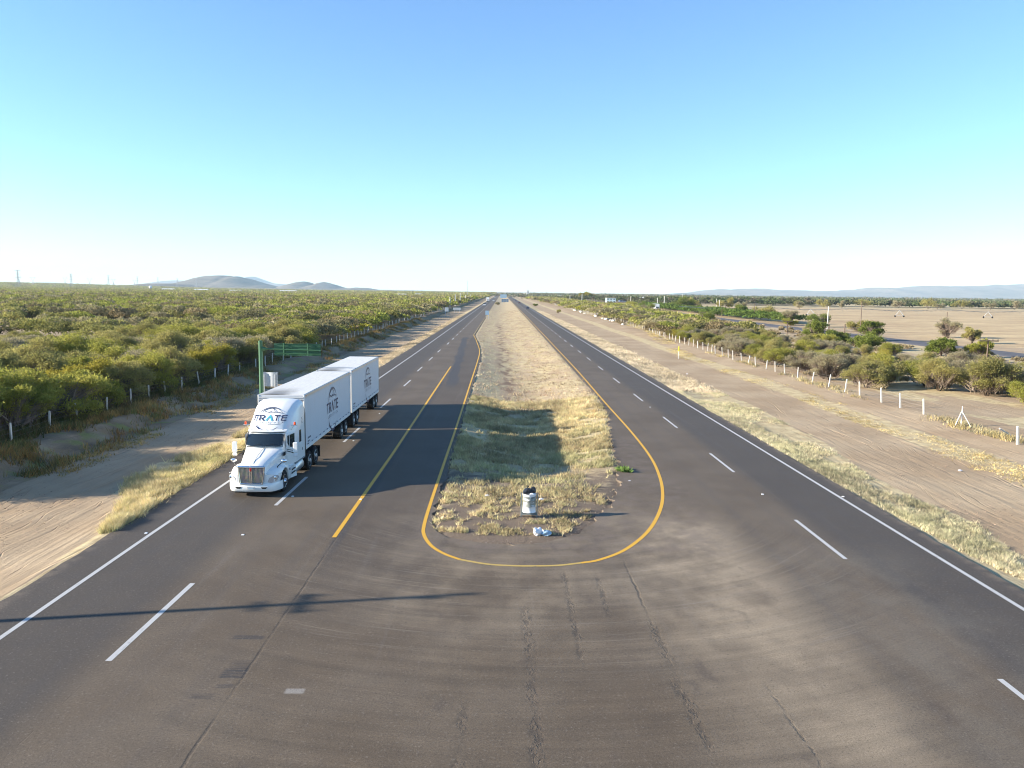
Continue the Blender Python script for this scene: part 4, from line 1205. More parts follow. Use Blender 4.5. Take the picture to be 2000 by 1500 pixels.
o = blob('plastic_bag', (1.83, 30.13, gz1(1.8, 30.1) + .10), (.20, .15, .12), M['signblue'], 15, 'greyish bundle slumped against the right of the white bag', 'plastic bag', knot=False)
# green weed clump
r = np.random.default_rng(77)
P = np.stack([r.uniform(-.24, .24, 420), r.uniform(-.38, .38, 420), np.abs(r.normal(size=420)) * .06 + .02], 1)
P[:, 0] += P[:, 1] * -.25
T = tris_at(P, .10, r, 2.2, np.array([0, 0, .5]) + P * np.array([1.5, 1.5, 0]))
o = soup('green_weed', T, M['blade'], np.array([(.15, .23, .06)]) * (.6 + .8 * r.random((420, 1))))
o.location = (6.65, 41.6, gz1(6.65, 41.6) + .02); tag(o, 'bright green weed clump on the bare ground at the right of the median tip', 'weed')
for k, (x, y, lab) in enumerate([(-.6, 35.9, 'left, below the truck shadow'), (1.9, 35.3, 'behind the drum to its right'), (26.0, 43.4, 'far right on the dirt strip'), (22.8, 96.0, 'on the distant dirt strip at right'), (6.6, 39.3, 'just below the green weed')]):
    o = blob('litter', (x, y, gz1(x, y) + .06), (.11, .07, .05), M['bag'], 20 + k, 'small white scrap of litter ' + lab, 'litter', knot=False); o['group'] = 'white litter scraps'

# ------------------------------------------------------------------ wheels
def wheel(parent, x, y, r=.5, w_=.28, side=1, rimm='alu', dual=False, z=None, hub=.09, front=False):
    """wheel whose outer face looks along +x*side"""
    z = r if z is None else z
    ww = w_ * (2.15 if dual else 1.0); s_ = side
    mb = MB(); h = ww / 2
    mb.lathe([(r * .62, -h * .9), (r * .9, -h), (r, -h * .8), (r, -h * .3), (r * .985, -h * .28), (r * .985, h * .28), (r, h * .3), (r, h * .8), (r * .9, h), (r * .64, h * .95)], axis='x', n=32)
    t = mb.build('wheel', M['rubber'], parent, smooth=35); t.location = (x - s_ * h, y, z)
    mb = MB(); o_ = s_ * h
    d = -.10 if dual else -.03
    mb.lathe([(r * .64, o_ * .93), (r * .60, o_ * .97), (r * .55, o_ + s_ * d * .6), (r * .40, o_ + s_ * (d + (.0 if not front else .02))), (r * .28, o_ + s_ * d), (hub * 1.4, o_ + s_ * (d + .06)), (hub * 1.2, o_ + s_ * (d + .12)), (.03, o_ + s_ * (d + .14))], axis='x', n=28)
    for k in range(10):
        a = 2 * pi * k / 10
        mb.lathe([(.018, 0), (.012, s_ * .035)], (o_ + s_ * d, cos(a) * r * .34, sin(a) * r * .34), 'x', 6)
        mb.lathe([(.036, 0), (.036, s_ * .004)], (o_ + s_ * d * .72 + s_ * .004, cos(a + .31) * r * .48, sin(a + .31) * r * .48), 'x', 8, mi=1)
    mb.build('rim', [M[rimm], M['black']], t, smooth=40)
    return t

# ------------------------------------------------------------------ emblem strokes, mapped on to any surface
def emblem(parent, mapf, size, body, lam, small, name='emblem', label=None, thin=.0):
    """mapf(u, v, lift)->point; u to the right, v up, in units of the text height"""
    mb = MB(); lift = [0.0]
    def stroke(pts, w_, mi, n=4):
        lift[0] += .0006
        P = []
        for i in range(len(pts) - 1):
            for k in range(n): P.append(Vector(pts[i]).lerp(Vector(pts[i + 1]), k / n))
        P.append(Vector(pts[-1])); vs = []
        for i, p in enumerate(P):
            d = (P[min(i + 1, len(P) - 1)] - P[max(i - 1, 0)]).normalized(); nn = Vector((-d.y, d.x))
            ww = w_(i / (len(P) - 1)) if callable(w_) else w_
            vs += [mapf(*(p + nn * ww / 2), lift[0]), mapf(*(p - nn * ww / 2), lift[0])]
        mb.add(vs, [(2 * i, 2 * i + 1, 2 * i + 3, 2 * i + 2) for i in range(len(P) - 1)], mi)
    S_ = .17
    u = -2.55
    stroke([(u, .92), (u + .82, .92)], S_, 0); stroke([(u + .41, .9), (u + .41, 0)], S_, 0)                                   # T
    u = -1.50
    stroke([(u + .08, 0), (u + .08, 1)], S_, 0); stroke([(u, .92), (u + .52, .92), (u + .70, .80), (u + .70, .58), (u + .52, .46), (u, .46)], S_ * .9, 0); stroke([(u + .42, .44), (u + .78, 0)], S_, 0)   # R
    stroke([(-.42, 0), (0.02, .98), (.46, 0)], S_ * 1.05, 1)                                                                    # roof-shaped A
    u = .68
    stroke([(u, .92), (u + .82, .92)], S_, 0); stroke([(u + .41, .9), (u + .41, 0)], S_, 0)
    u = 1.74
    stroke([(u + .08, 0), (u + .08, 1)], S_, 0)
    for vv in (.08, .5, .92): stroke([(u, vv), (u + .76, vv)], S_, 0)                                                           # E
    # LOGISTICA
    LET = {'L': [[(0, 1), (0, 0), (.6, 0)]], 'O': [[(.0, .2), (0, .8), (.2, 1), (.5, 1), (.7, .8), (.7, .2), (.5, 0), (.2, 0), (0, .2)]],
           'G': [[(.7, .8), (.5, 1), (.2, 1), (0, .8), (0, .2), (.2, 0), (.5, 0), (.7, .2), (.7, .5), (.4, .5)]], 'I': [[(.3, 0), (.3, 1)]],
           'S': [[(.65, .85), (.45, 1), (.15, 1), (0, .75), (.15, .52), (.5, .48), (.65, .25), (.5, 0), (.15, 0), (0, .15)]], 'T': [[(0, 1), (.7, 1)], [(.35, 1), (.35, 0)]],
           'C': [[(.7, .8), (.5, 1), (.2, 1), (0, .8), (0, .2), (.2, 0), (.5, 0), (.7, .2)]], 'A': [[(0, 0), (.35, 1), (.7, 0)], [(.15, .35), (.55, .35)]]}
    for i, ch in enumerate('LOGISTICA'):
        for st in LET[ch]: stroke([(-2.05 + i * .50 + a * .30, -.45 + b * .24) for a, b in st], .055, 2, 1)
    Rr = 2.05
    arc = lambda a0, a1, n=16: [(Rr * cos(radians(a0 + (a1 - a0) * k / n)), .22 + Rr * sin(radians(a0 + (a1 - a0) * k / n))) for k in range(n + 1)]
    stroke(arc(158, 28), lambda t: .05 + .16 * sin(pi * min(1, t * 1.2)) , 3, 1)
    stroke([(-1.15, 1.68), (-.45, 1.45), (.05, 1.62), (.15, 1.45), (.75, 1.55), (1.5, 1.35)], .10, 3, 3)
    stroke([(-.1, 2.2), (.35, 1.95), (.55, 1.6)], .09, 3, 3)
    stroke(arc(204, 318), lambda t: .03 + .22 * sin(pi * t) ** .8, 0, 1)
    o = mb.build(name, [M[body], M[lam], M[small], M['greydec'] if body == 'navy' else M[body]], parent)
    if label: o['label'] = label
    return o

# ------------------------------------------------------------------ tractor unit
TX, TY = -11.34, 35.3
tr = empty('semi_truck', (TX, TY, 0), radians(-0.8), 'white long-nosed sleeper truck tractor at the head of the two trailers', 'truck')
PY = [1.98, 2.02, 2.52, 2.66, 3.05, 3.55, 4.1, 4.6, 4.98]
PT = [1.90, 1.96, 2.56, 2.66, 3.10, 3.50, 3.76, 3.86, 3.87]
def Tz(y): return float(np.interp(y, PY, PT))
def Hw(y): return float(np.interp(y, [1.98, 2.6, 3.1, 3.4, 5.0], [.93, 1.00, 1.08, 1.14, 1.16]))
def Tw(y): return float(np.interp(y, [1.98, 2.6, 3.1, 4.2, 5.0], [.88, .93, .98, 1.06, 1.10]))
def bul(x, y): return .16 * max(0, 1 - (x / 1.0) ** 2) * float(np.interp(y, [1.9, 2.7, 3.9], [1, 1, 0]))
def ring(y, zb=.88, cr=None):
    T_, B, t_ = Tz(y), Hw(y), Tw(y)
    r = cr if cr else float(np.interp(y, [1.98, 2.6, 3.2, 4.2, 5.0], [.10, .22, .42, .34, .30]))
    zs = max(T_ - r - .25, zb + .2)
    left = [(-B, zb), (-B, zb + (zs - zb) * .5), (-B, zs)]
    n = 7
    for k in range(n + 1):
        a = (pi / 2) * k / n
        left.append((-t_ + r - r * cos(a), T_ - r + r * sin(a)))
    m_ = 8; top = []
    for k in range(1, m_):
        x = (-t_ + r) + 2 * (t_ - r) * k / m_; top.append((x, T_ + .05 * (1 - (x / t_) ** 2)))
    P = left + top + [(-a, b) for a, b in left[::-1]]
    return [(x, y - bul(x, y) * (1 if z > zb + .3 else .3), z) for x, z in P]
mb = MB(); mb.loft([ring(y) for y in (1.98, 2.02, 2.25, 2.52, 2.66, 2.85, 3.05, 3.3, 3.55, 3.85, 4.1, 4.35, 4.6, 4.8, 4.98)])
cab = mb.build('cab', M['white'], tr, smooth=35)
def front_pt(x, z, lift):
    zz = z - .05 * (1 - (x / 1.0) ** 2)
    y = float(np.interp(zz, PT[:-1], PY[:-1]))
    n = Vector((0, -.8, .6))
    return Vector((x, y - bul(x, y), z)) + n * (.012 + lift)
# windshield
mb = MB(); rings = []
for k in range(15):
    x = -.86 + 1.72 * k / 14; e0 = .02 if 0 < k < 14 else .06
    rings.append([front_pt(x, 1.985 + e0, .004 + .02), front_pt(x, 2.25, .024), front_pt(x, 2.545 - e0, .024)])
mb.loft(rings, closed=False); ws = mb.build('windshield', M['glass'], tr, smooth=True)
mb = MB()
bd = [front_pt(-.88 + 1.76 * k / 14, 1.975, .018) for k in range(15)] + [front_pt(.88 - 1.76 * k / 14, 2.57, .018) for k in range(15)]
mb.tube(bd + [bd[0]], .014, 5); mb.build('windshield_seal', M['black'], ws)
MB().tube([front_pt(-.5, 2.02, .03), front_pt(-.1, 2.10, .03)], .010, 5).tube([front_pt(.1, 2.02, .03), front_pt(.5, 2.10, .03)], .010, 5).build('wiper', M['black'], ws)
MB().box(front_pt(-.78, 2.50, .03), (.14, .006, .05)).build('sticker', M['bag'], ws)
# sun visor lip over the windshield with marker lamps
mb = MB()
rings = []
for k in range(17):
    x = -.93 + 1.86 * k / 16; a, b = front_pt(x, 2.60, .0), front_pt(x, 2.70, .03)
    rings.append([a, front_pt(x, 2.60, .07), b, front_pt(x, 2.72, .0)])
mb.loft(rings); mb.build('visor', M['white'], tr, smooth=30)
for x in (-.22, 0, .22, -.75, .75):
    MB().box(front_pt(x, 2.68, .05), (.09, .03, .035), ch=.008).build('marker_lamp', M['lens'], tr)
emblem(tr, lambda u, v, l: front_pt(u * .335 - .03, 3.08 + v * .235 , .004 + l), 1, 'navy', 'teal', 'greydec', 'emblem', 'navy and teal company emblem on the roof fairing')
MB().tube([front_pt(-.05, 2.92, .0), front_pt(.25, 2.93, 0), front_pt(.5, 2.94, 0), front_pt(.62, 2.96, 0)], .006, 4).build('fairing_seam', M['greysteel'], tr)
# side extender at the back of the sleeper
for s_ in (-1, 1):
    mb = MB(); rings = []
    for z in np.linspace(.95, 3.62, 12):
        w0 = Hw(4.98) - (.0 if z < 3.1 else .16 * ((z - 3.1) / .52) ** 2)
        rings.append([(s_ * w0, 4.95, z), (s_ * (w0 + .012), 5.1, z), (s_ * (w0 - .02), 5.22, z), (s_ * (w0 - .05), 5.22, z), (s_ * (w0 - .05), 4.95, z)])
    mb.loft(rings); mb.build('side_extender', M['black'], tr, smooth=40)
# doors with windows (both sides)
for s_ in (-1, 1):
    X_ = lambda y, d=.0: s_ * (Hw(y) + d)
    mb = MB(); yy = np.linspace(2.22, 3.32, 7)
    mb.loft([[(X_(y, .004), y, .95), (X_(y, .016), y, .98), (X_(y, .016), y, 2.50), (X_(y, .004), y, 2.53)] for y in yy], closed=False)
    d_ = mb.build('door', M['white'], tr)
    mb = MB(); mb.loft([[(X_(y, .024), y, zb_), (X_(y, .022), y, 2.44)] for y, zb_ in zip(np.linspace(2.40, 3.20, 6), (2.08, 1.92, 1.84, 1.80, 1.80, 1.80))], closed=False)
    mb.build('window', M['glass'], d_)
    MB().tube([(X_(2.62, .035), 2.62, 1.82), (X_(2.62, .035), 2.62, 2.44)], .012, 5).build('window_bar', M['white'], d_)
    MB().box((s_ * (Hw(3.2) + .03), 3.18, 1.45), (.03, .16, .05), ch=.008).build('handle', M['black'], d_)
    # sleeper window, vents, locker
    mb = MB(); mb.box((s_ * (Hw(4.2) + .008), 4.12, 2.14), (.02, .34, .62), ch=.008); mb.build('sleeper_window', M['glass'], tr)
    mb = MB()
    for k in range(5): mb.box((s_ * (Hw(4.3) - .02), 4.5, 3.02 - k * .07), (.05, .2, .03))
    mb.build('vent', M['greysteel'], tr)
    mb = MB(); mb.box((s_ * (Hw(4.3) + .004), 4.28, 1.42), (.016, .55, .62), ch=.006); d2 = mb.build('locker', M['white'], tr)
    MB().box((s_ * (Hw(4.3) + .016), 4.44, 1.42), (.012, .05, .14)).build('latch', M['black'], d2)
    # beacon on bracket
    b_ = MB().box((s_ * 1.16, 3.02, 2.86), (.30, .06, .03)).tube([(s_ * 1.0, 3.02, 2.6), (s_ * 1.14, 3.02, 2.85)], .015, 5).build('beacon_bracket', M['galv'], tr)
    MB().lathe([(.055, 2.875), (.055, 2.93), (.05, 3.0), (.02, 3.03)], (s_ * 1.2, 3.02, 0), n=12).build('beacon', M['amber'], b_)
    # door mirrors
    mm = MB().box((s_ * 1.46, 2.12, 1.93), (.22, .12, .50), ch=.03).box((s_ * 1.46, 2.12, 1.58), (.20, .11, .17), ch=.03).build('mirror', M['white'], tr, smooth=30)
    MB().tube([(s_ * 1.0, 2.3, 1.72), (s_ * 1.40, 2.14, 1.66)], .022, 6).tube([(s_ * 1.0, 2.3, 1.80), (s_ * 1.40, 2.14, 1.78)], .016, 6).build('mirror_arm', M['black'], mm)
    MB().box((s_ * 1.46, 2.19, 1.93), (.18, .01, .42)).build('mirror_glass', M['chrome'], mm)
    # hood mirrors
    hm = MB().loft([[(s_ * (1.18 + a * cos(t)), 1.1 + b, 1.50 + .085 * sin(t)) for t in np.linspace(0, 2 * pi, 12, endpoint=False)] for a, b in ((.03, -.10), (.13, -.05), (.15, .02), (.14, .05))]).build('hood_mirror', M['chrome'], tr, smooth=50)
    MB().tube([(s_ * .92, .78, 1.12), (s_ * .98, .85, 1.30), (s_ * 1.14, 1.05, 1.45)], [.035, .022, .018], 7).build('stalk', M['black'], hm)
    MB().box((s_ * .92, .78, 1.11), (.10, .12, .12), ch=.02).build('stalk_base', M['black'], hm)
# hood
mb = MB(); rings = []
for y in np.linspace(.14, 2.06, 13):
    t = (y - .14) / 1.92
    zt = 1.44 + .50 * t ** .85 - .05 * (1 - t) ** 6; wt = .56 + .36 * t; wb = .62 + .36 * t; zb = .85 + .25 * t
    P = [(-wb, zb), (-wb, zb + .25)]
    for k in range(6):
        a = (pi / 2) * k / 5; P.append((-wt + .16 - .16 * cos(a), zt - .17 + .16 * sin(a)))
    P += [(x, zt + .035 * (1 - (x / wt) ** 2)) for x in np.linspace(-wt + .26, wt - .26, 7)]
    P += [(-a, b) for a, b in P[:8][::-1]]
    rings.append([(x, y - .06 * (1 - (x / .9) ** 2) * (1 - t), z) for x, z in P])
mb.loft(rings); hood = mb.build('hood', M['white'], tr, smooth=40)
MB().tube([(.02, .30, 1.533), (.02, .9, 1.748), (.03, 1.5, 1.885), (.04, 2.0, 1.972)], .010, 4).build('hood_seam', M['greysteel'], hood)
for s_ in (-1, 1):
    mb = MB(); mb.box((s_ * (.985), 1.93, 1.66), (.02, .30, .18), ch=.006); mb.build('hood_vent', M['black'], hood)
# fenders
for s_ in (-1, 1):
    mb = MB(); rings = []
    cy = 1.28
    for y in np.linspace(.22, 2.30, 21):
        t = (y - .22) / 2.08
        zt = float(np.interp(y, [.22, .45, .8, 1.2, 1.6, 1.95, 2.3], [1.06, 1.17, 1.24, 1.27, 1.24, 1.14, 1.02]))
        xo = float(np.interp(y, [.22, .4, .7, 1.1, 1.6, 2.3], [.98, 1.08, 1.15, 1.19, 1.20, 1.17]))
        dd = .60 ** 2 - (y - cy) ** 2; zb = .52 + (sqrt(dd) if dd > 0 else 0)
        if y < cy - .6: zb = .66
        if y > cy + .6: zb = .42
        zb = min(zb, zt - .09)
        xi = .56 + .2 * t
        rings.append([(s_ * xi, y, zb), (s_ * (xo - .02), y, zb), (s_ * xo, y, zb + .03), (s_ * xo, y, zt - .24 if zt - .24 > zb + .04 else zb + .04), (s_ * (xo - .05), y, zt - .09), (s_ * (xo - .14), y, zt - .01), (s_ * (xo - .30), y, zt + .02), (s_ * xi, y, zt + .06)])
    mb.loft(rings); fd = mb.build('fender', M['white'], tr, smooth=45)
    # headlamp
    mb = MB(); pts = [(.70, .70), (.80, .90), (.98, 1.0), (1.10, .98), (1.13, .86), (1.06, .74), (.88, .66)]
    f_ = lambda x: .14 + .30 * max(0, (x - .6) / .55) ** 2.4
    mb.loft([[(s_ * x, f_(x) - .01 - d, z) for x, z in pts] for d in (-.10, .0, .03)])
    hl = mb.build('headlight', M['lens'], tr, smooth=40)
    MB().lathe([(.065, 0), (.06, -.02), (.02, -.03)], (s_ * 1.02, f_(1.02) - .04, .90), 'y', 12).build('bulb_housing', M['chrome'], hl)
    MB().box((s_ * 1.185, .62, 1.02), (.02, .10, .04)).build('side_lamp', M['lens'], tr)
    MB().box((s_ * 1.19, 2.02, .92), (.014, .24, .035)).box((s_ * 1.19, 2.10, .86), (.014, .20, .03)).build('badge', M['greydec'], tr)
# front apron between fenders
mb = MB(); mb.loft([[(-.98, .24, .62), (-.7, .10, .62), (.7, .10, .62), (.98, .24, .62), (.9, .6, .62), (-.9, .6, .62)], [(-.98, .24, 1.05), (-.7, .12, 1.05), (.7, .12, 1.05), (.98, .24, 1.05), (.9, .6, 1.05), (-.9, .6, 1.05)]])
mb.build('front_apron', M['white'], tr)
# bumper
mb = MB(); rings = []
def by_(x): return .0 + .10 * (abs(x) / 1.2) ** 2 + .55 * max(0, (abs(x) - .75) / .45) ** 2.2
for x in np.linspace(-1.2, 1.2, 33):
    y = by_(x) - .02; th = .22
    rings.append([(x, y + .05, .27), (x, y, .32), (x, y - .015, .45), (x, y, .60), (x, y + .05, .66), (x, y + .05 + th, .66), (x, y + .05 + th, .27)])
mb.loft(rings); bmp = mb.build('bumper', M['white'], tr, smooth=40)
for s_ in (-1, 1):
    mb = MB(); mb.loft([[(s_ * x, by_(x) - .045 + d, z) for x, z in ((.44, .50), (.74, .50), (.66, .42), (.50, .42))] for d in (0, .06)]); mb.build('air_slot', M['black'], bmp)
pl = MB().box((.0, -.055, .45), (.34, .012, .16), ch=.004).build('number_plate', M['galv'], bmp)
MB().box((.0, -.0635, .45), (.24, .004, .06)).build('plate_smudge', M['signblue'], pl)
MB().loft([[(x, by_(x) + .10, .2), (x, by_(x) + .07, .27), (x, by_(x) + .3, .27), (x, by_(x) + .3, .2)] for x in np.linspace(-1.12, 1.12, 15)]).build('air_dam', M['black'], bmp)
# grille
def gy_(x, z): return -.02 + .05 * (x / .6) ** 2 + .05 * (z - .6)
gr = MB()
def gbar(p, q, w_=.055, d=.06):
    P = [Vector((p[0] + (q[0] - p[0]) * t, 0, p[1] + (q[1] - p[1]) * t)) for t in np.linspace(0, 1, 7)]
    gr.tube([(a.x, gy_(a.x, a.z) - .01, a.z) for a in P], w_ / 2, 8)
gbar((-.60, 1.42), (.60, 1.42), .11); gbar((-.60, 1.42), (-.50, .64), .07); gbar((.60, 1.42), (.50, .64), .07); gbar((-.50, .64), (.50, .64), .07); gbar((-.045, 1.4), (-.03, .64), .05); gbar((.045, 1.4), (.03, .64), .05)
grille = gr.build('grille', M['chrome'], tr, smooth=50)
for s_ in (-1, 1):
    mb = MB(); mb.loft([[(s_ * x, gy_(x, z) + .012, z) for x, z in ((.06, .67), (.485, .67))], [(s_ * x, gy_(x, z) + .012, z) for x, z in ((.06, 1.37), (.575, 1.37))]], closed=False)
    mb.build('grille_mesh', M['grille'], grille)
    mb = MB()
    for k in range(9): mb.tube([(s_ * (.09 + k * .052), gy_(.3, .67) - .002, .68), (s_ * (.09 + k * .052 + .008 * k), gy_(.3, 1.37) - .002, 1.36)], .006, 4)
    mb.build('grille_bar', M['chrome'], grille)
MB().lathe([(.03, 1.43), (.045, 1.47), (.02, 1.52)], (0, .0, 0), n=10).build('ornament', M['chrome'], grille)
MB().box((0, -.045, 1.31), (.085, .02, .15), ch=.008).build('badge', M['red'], grille)
# chassis, steps, tank, fairings
MB().box((-.42, 4.1, .85), (.09, 6.6, .26)).box((.42, 4.1, .85), (.09, 6.6, .26)).box((0, 3.0, .62), (.9, 4.6, .32)).box((0, 5.5, .98), (1.5, 1.0, .05)).build('chassis', M['dark'], tr)
for s_ in (-1, 1):
    mb = MB(); mb.loft([[(s_ * .80, 2.15, .42), (s_ * 1.16, 2.15, .42), (s_ * 1.17, 2.15, .95), (s_ * .8, 2.15, .95)], [(s_ * .80, 3.25, .30), (s_ * 1.20, 3.25, .30), (s_ * 1.12, 3.25, .92), (s_ * .8, 3.25, .92)]])
    mb.build('step_fairing', M['white'], tr)
    MB().box((s_ * 1.19, 2.7, .60), (.03, .6, .05)).box((s_ * 1.185, 2.75, .76), (.03, .55, .05)).build('step', M['dark'], tr)
    mb = MB(); mb.lathe([(.05, 3.30), (.27, 3.31), (.29, 3.36), (.29, 4.70), (.27, 4.75), (.05, 4.76)], (s_ * .88, 0, .60), 'y', 20)
    for y in (3.62, 4.42): mb.lathe([(.297, y - .03), (.297, y + .03)], (s_ * .88, 0, .60), 'y', 20)
    mb.build('fuel_tank', M['alu'], tr, smooth=40)
    MB().box((s_ * 1.12, 4.0, .93), (.12, 1.7, .05)).build('tank_step', M['greysteel'], tr)
    MB().box((s_ * .95, 7.85, .60), (.55, .02, .62)).build('mud_flap', M['black'], tr)
    wheel(tr, s_ * 1.17, 1.28, .50, .28, s_, 'chrome', front=True)
    wheel(tr, s_ * 1.19, 5.85, .50, .27, s_, 'alu', True)
    wheel(tr, s_ * 1.19, 7.12, .50, .27, s_, 'alu', True)
MB().tube([(-1.0, 1.28, .5), (1.0, 1.28, .5)], .06, 8).tube([(-1.0, 5.85, .5), (1.0, 5.85, .5)], .09, 8).tube([(-1.0, 7.12, .5), (1.0, 7.12, .5)], .09, 8).build('axle', M['dark'], tr)
MB().lathe([(.5, 1.0), (.52, 1.06), (.3, 1.09)], (0, 6.3, 0), n=20).build('fifth_wheel', M['dark'], tr)

# ------------------------------------------------------------------ trailers
def make_trailer(x, y, L_, label, rot, wheels_y):
    W2 = 1.19; zb, zt = 1.14, 4.02
    t = empty('box_trailer', (x, y, 0), rot, label, 'trailer', 'white box trailers in the truck combination')
    mb = MB(); mb.box((0, L_ / 2, (zb + zt) / 2), (W2 * 2, L_, zt - zb - .04), ch=.02); mb.build('body', M['side_panel'], t)
    mb = MB(); mb.box((0, L_ / 2, zt + .002), (W2 * 2 - .06, L_ - .06, .04), ch=.01)
    for k in range(1, 10): mb.tube([(-W2 + .05, L_ * k / 10, zt + .024), (W2 - .05, L_ * k / 10, zt + .024)], .010, 4)
    mb.build('roof', M['roof'], t)
    for s_ in (-1, 1):
        MB().box((s_ * (W2 + .006), L_ / 2, zt - .08), (.03, L_ + .02, .17), ch=.008).build('top_rail', M['alu'], t)
        br = MB().box((s_ * (W2 + .008), L_ / 2, zb + .07), (.035, L_ + .01, .17), ch=.008).build('bottom_rail', M['panel'], t)
        mb = MB()
        for k in range(13): mb.box((s_ * (W2 + .03), .6 + (L_ - 1.1) * k / 12, zb + .22), (.008, .30, .05))
        mb.build('reflector_strip', M['greydec'], t)
        MB().box((s_ * (W2 + .010), .9, zb + .52), (.008, .62, .09)).box((s_ * (W2 + .010), .75, zb + .34), (.008, .36, .07)).build('unit_marking', M['greydec'], t)
        for yy in (.02, L_ - .02):
            MB().box((s_ * (W2 - .01), yy, (zb + zt) / 2), (.07, .08, zt - zb), ch=.01).build('corner_post', M['panel'], t)
    for yy in (.3, L_ / 2, L_ - .25):
        MB().box((W2 + .028, yy, zt - .07), (.014, .07, .035)).build('marker_lamp', M['amber'], t)
    # front wall: vertical seams and cap
    mb = MB(); mb.box((0, -.016, zt - .13), (W2 * 2 - .1, .03, .05)); mb.box((0, -.016, zt - .24), (W2 * 2 - .1, .03, .03))
    for xx in (-.78, -.38, 0, .38, .78): mb.box((xx, -.010, (zb + zt) / 2 - .1), (.02, .02, zt - zb - .5))
    mb.build('front_seam', M['panel'], t)
    # doors
    for s_ in (-1, 1):
        d_ = MB().box((s_ * .585, L_ + .02, (zb + zt) / 2), (1.13, .05, zt - zb - .22), ch=.01).build('rear_door', M['panel'], t)
        MB().tube([(s_ * .25, L_ + .07, zb + .1), (s_ * .25, L_ + .07, zt - .12)], .016, 6).tube([(s_ * .8, L_ + .07, zb + .1), (s_ * .8, L_ + .07, zt - .12)], .016, 6).build('lock_rod', M['galv'], d_)
        MB().box((s_ * .9, L_ + .03, zb - .02), (.22, .05, .1), ch=.01).build('tail_light', M['amber'], t)
    # underframe
    mb = MB()
    for s_ in (-1, 1): mb.box((s_ * .45, L_ / 2, zb - .12), (.08, L_ - 1.0, .18))
    for k in range(22): mb.box((0, .5 + (L_ - 1) * k / 21, zb - .05), (2.2, .06, .09))
    mb.build('underframe', M['dark'], t)
    for s_ in (-1, 1):
        MB().box((s_ * .85, 2.75, .68), (.12, .12, .86)).box((s_ * .85, 2.75, .24), (.24, .30, .03)).build('landing_leg', M['greysteel'], t)
    MB().tube([(-.85, 2.75, .75), (.85, 2.75, .75)], .03, 6).build('cross_shaft', M['dark'], t)
    for s_ in (-1, 1):
        MB().box((s_ * .88, wheels_y[-1] + .66, .66), (.58, .02, .72)).build('mud_flap', M['black'], t)
        for wy in wheels_y: wheel(t, s_ * 1.17, wy, .50, .26, s_, 'panel', True)
    mb = MB()
    for wy in wheels_y: mb.tube([(-1.0, wy, .5), (1.0, wy, .5)], .075, 8)
    mb.box((0, sum(wheels_y) / 2, .85), (1.1, 2.0, .25)); mb.build('bogie', M['dark'], t)
    MB().box((0, L_ - .05, .52), (2.1, .1, .1)).box((-.6, L_ - .05, .8), (.08, .08, .6)).box((.6, L_ - .05, .8), (.08, .08, .6)).build('rear_guard', M['galv'], t)
    emblem(t, lambda u, v, l: Vector((W2 + .014 + l, L_ * .555 + u * .60, 2.20 + v * .62)), 1, 'navy', 'navy', 'greydec', 'emblem', 'grey company emblem on the side panel')
    return t
T1 = make_trailer(-11.42, 40.75, 11.9, 'front white box trailer with soot-stained roof, right behind the truck cab', radians(-.35), (9.35, 10.65))
T2 = make_trailer(-11.36, 53.35, 11.5, 'rear white box trailer at the end of the truck combination', radians(-.1), (9.35, 10.6))
dl = empty('converter_dolly', (-11.36, 54.3, 0), 0, 'black two-axle dolly under the nose of the rear trailer', 'dolly')
MB().box((0, .6, .92), (1.3, 2.3, .14)).box((0, -1.2, .72), (.14, 2.2, .12)).lathe([(.5, 1.0), (.52, 1.06), (.3, 1.09)], (0, .6, 0), n=18).build('frame', M['dark'], dl)
MB().tube([(-1, -.05, .5), (1, -.05, .5)], .08, 8).tube([(-1, 1.25, .5), (1, 1.25, .5)], .08, 8).build('axle', M['dark'], dl)
for s_ in (-1, 1):
    for wy in (-.05, 1.25): wheel(dl, s_ * 1.17, wy, .50, .26, s_, 'panel', True)
    MB().box((s_ * .88, 1.95, .66), (.58, .02, .72)).build('mud_flap', M['black'], dl)

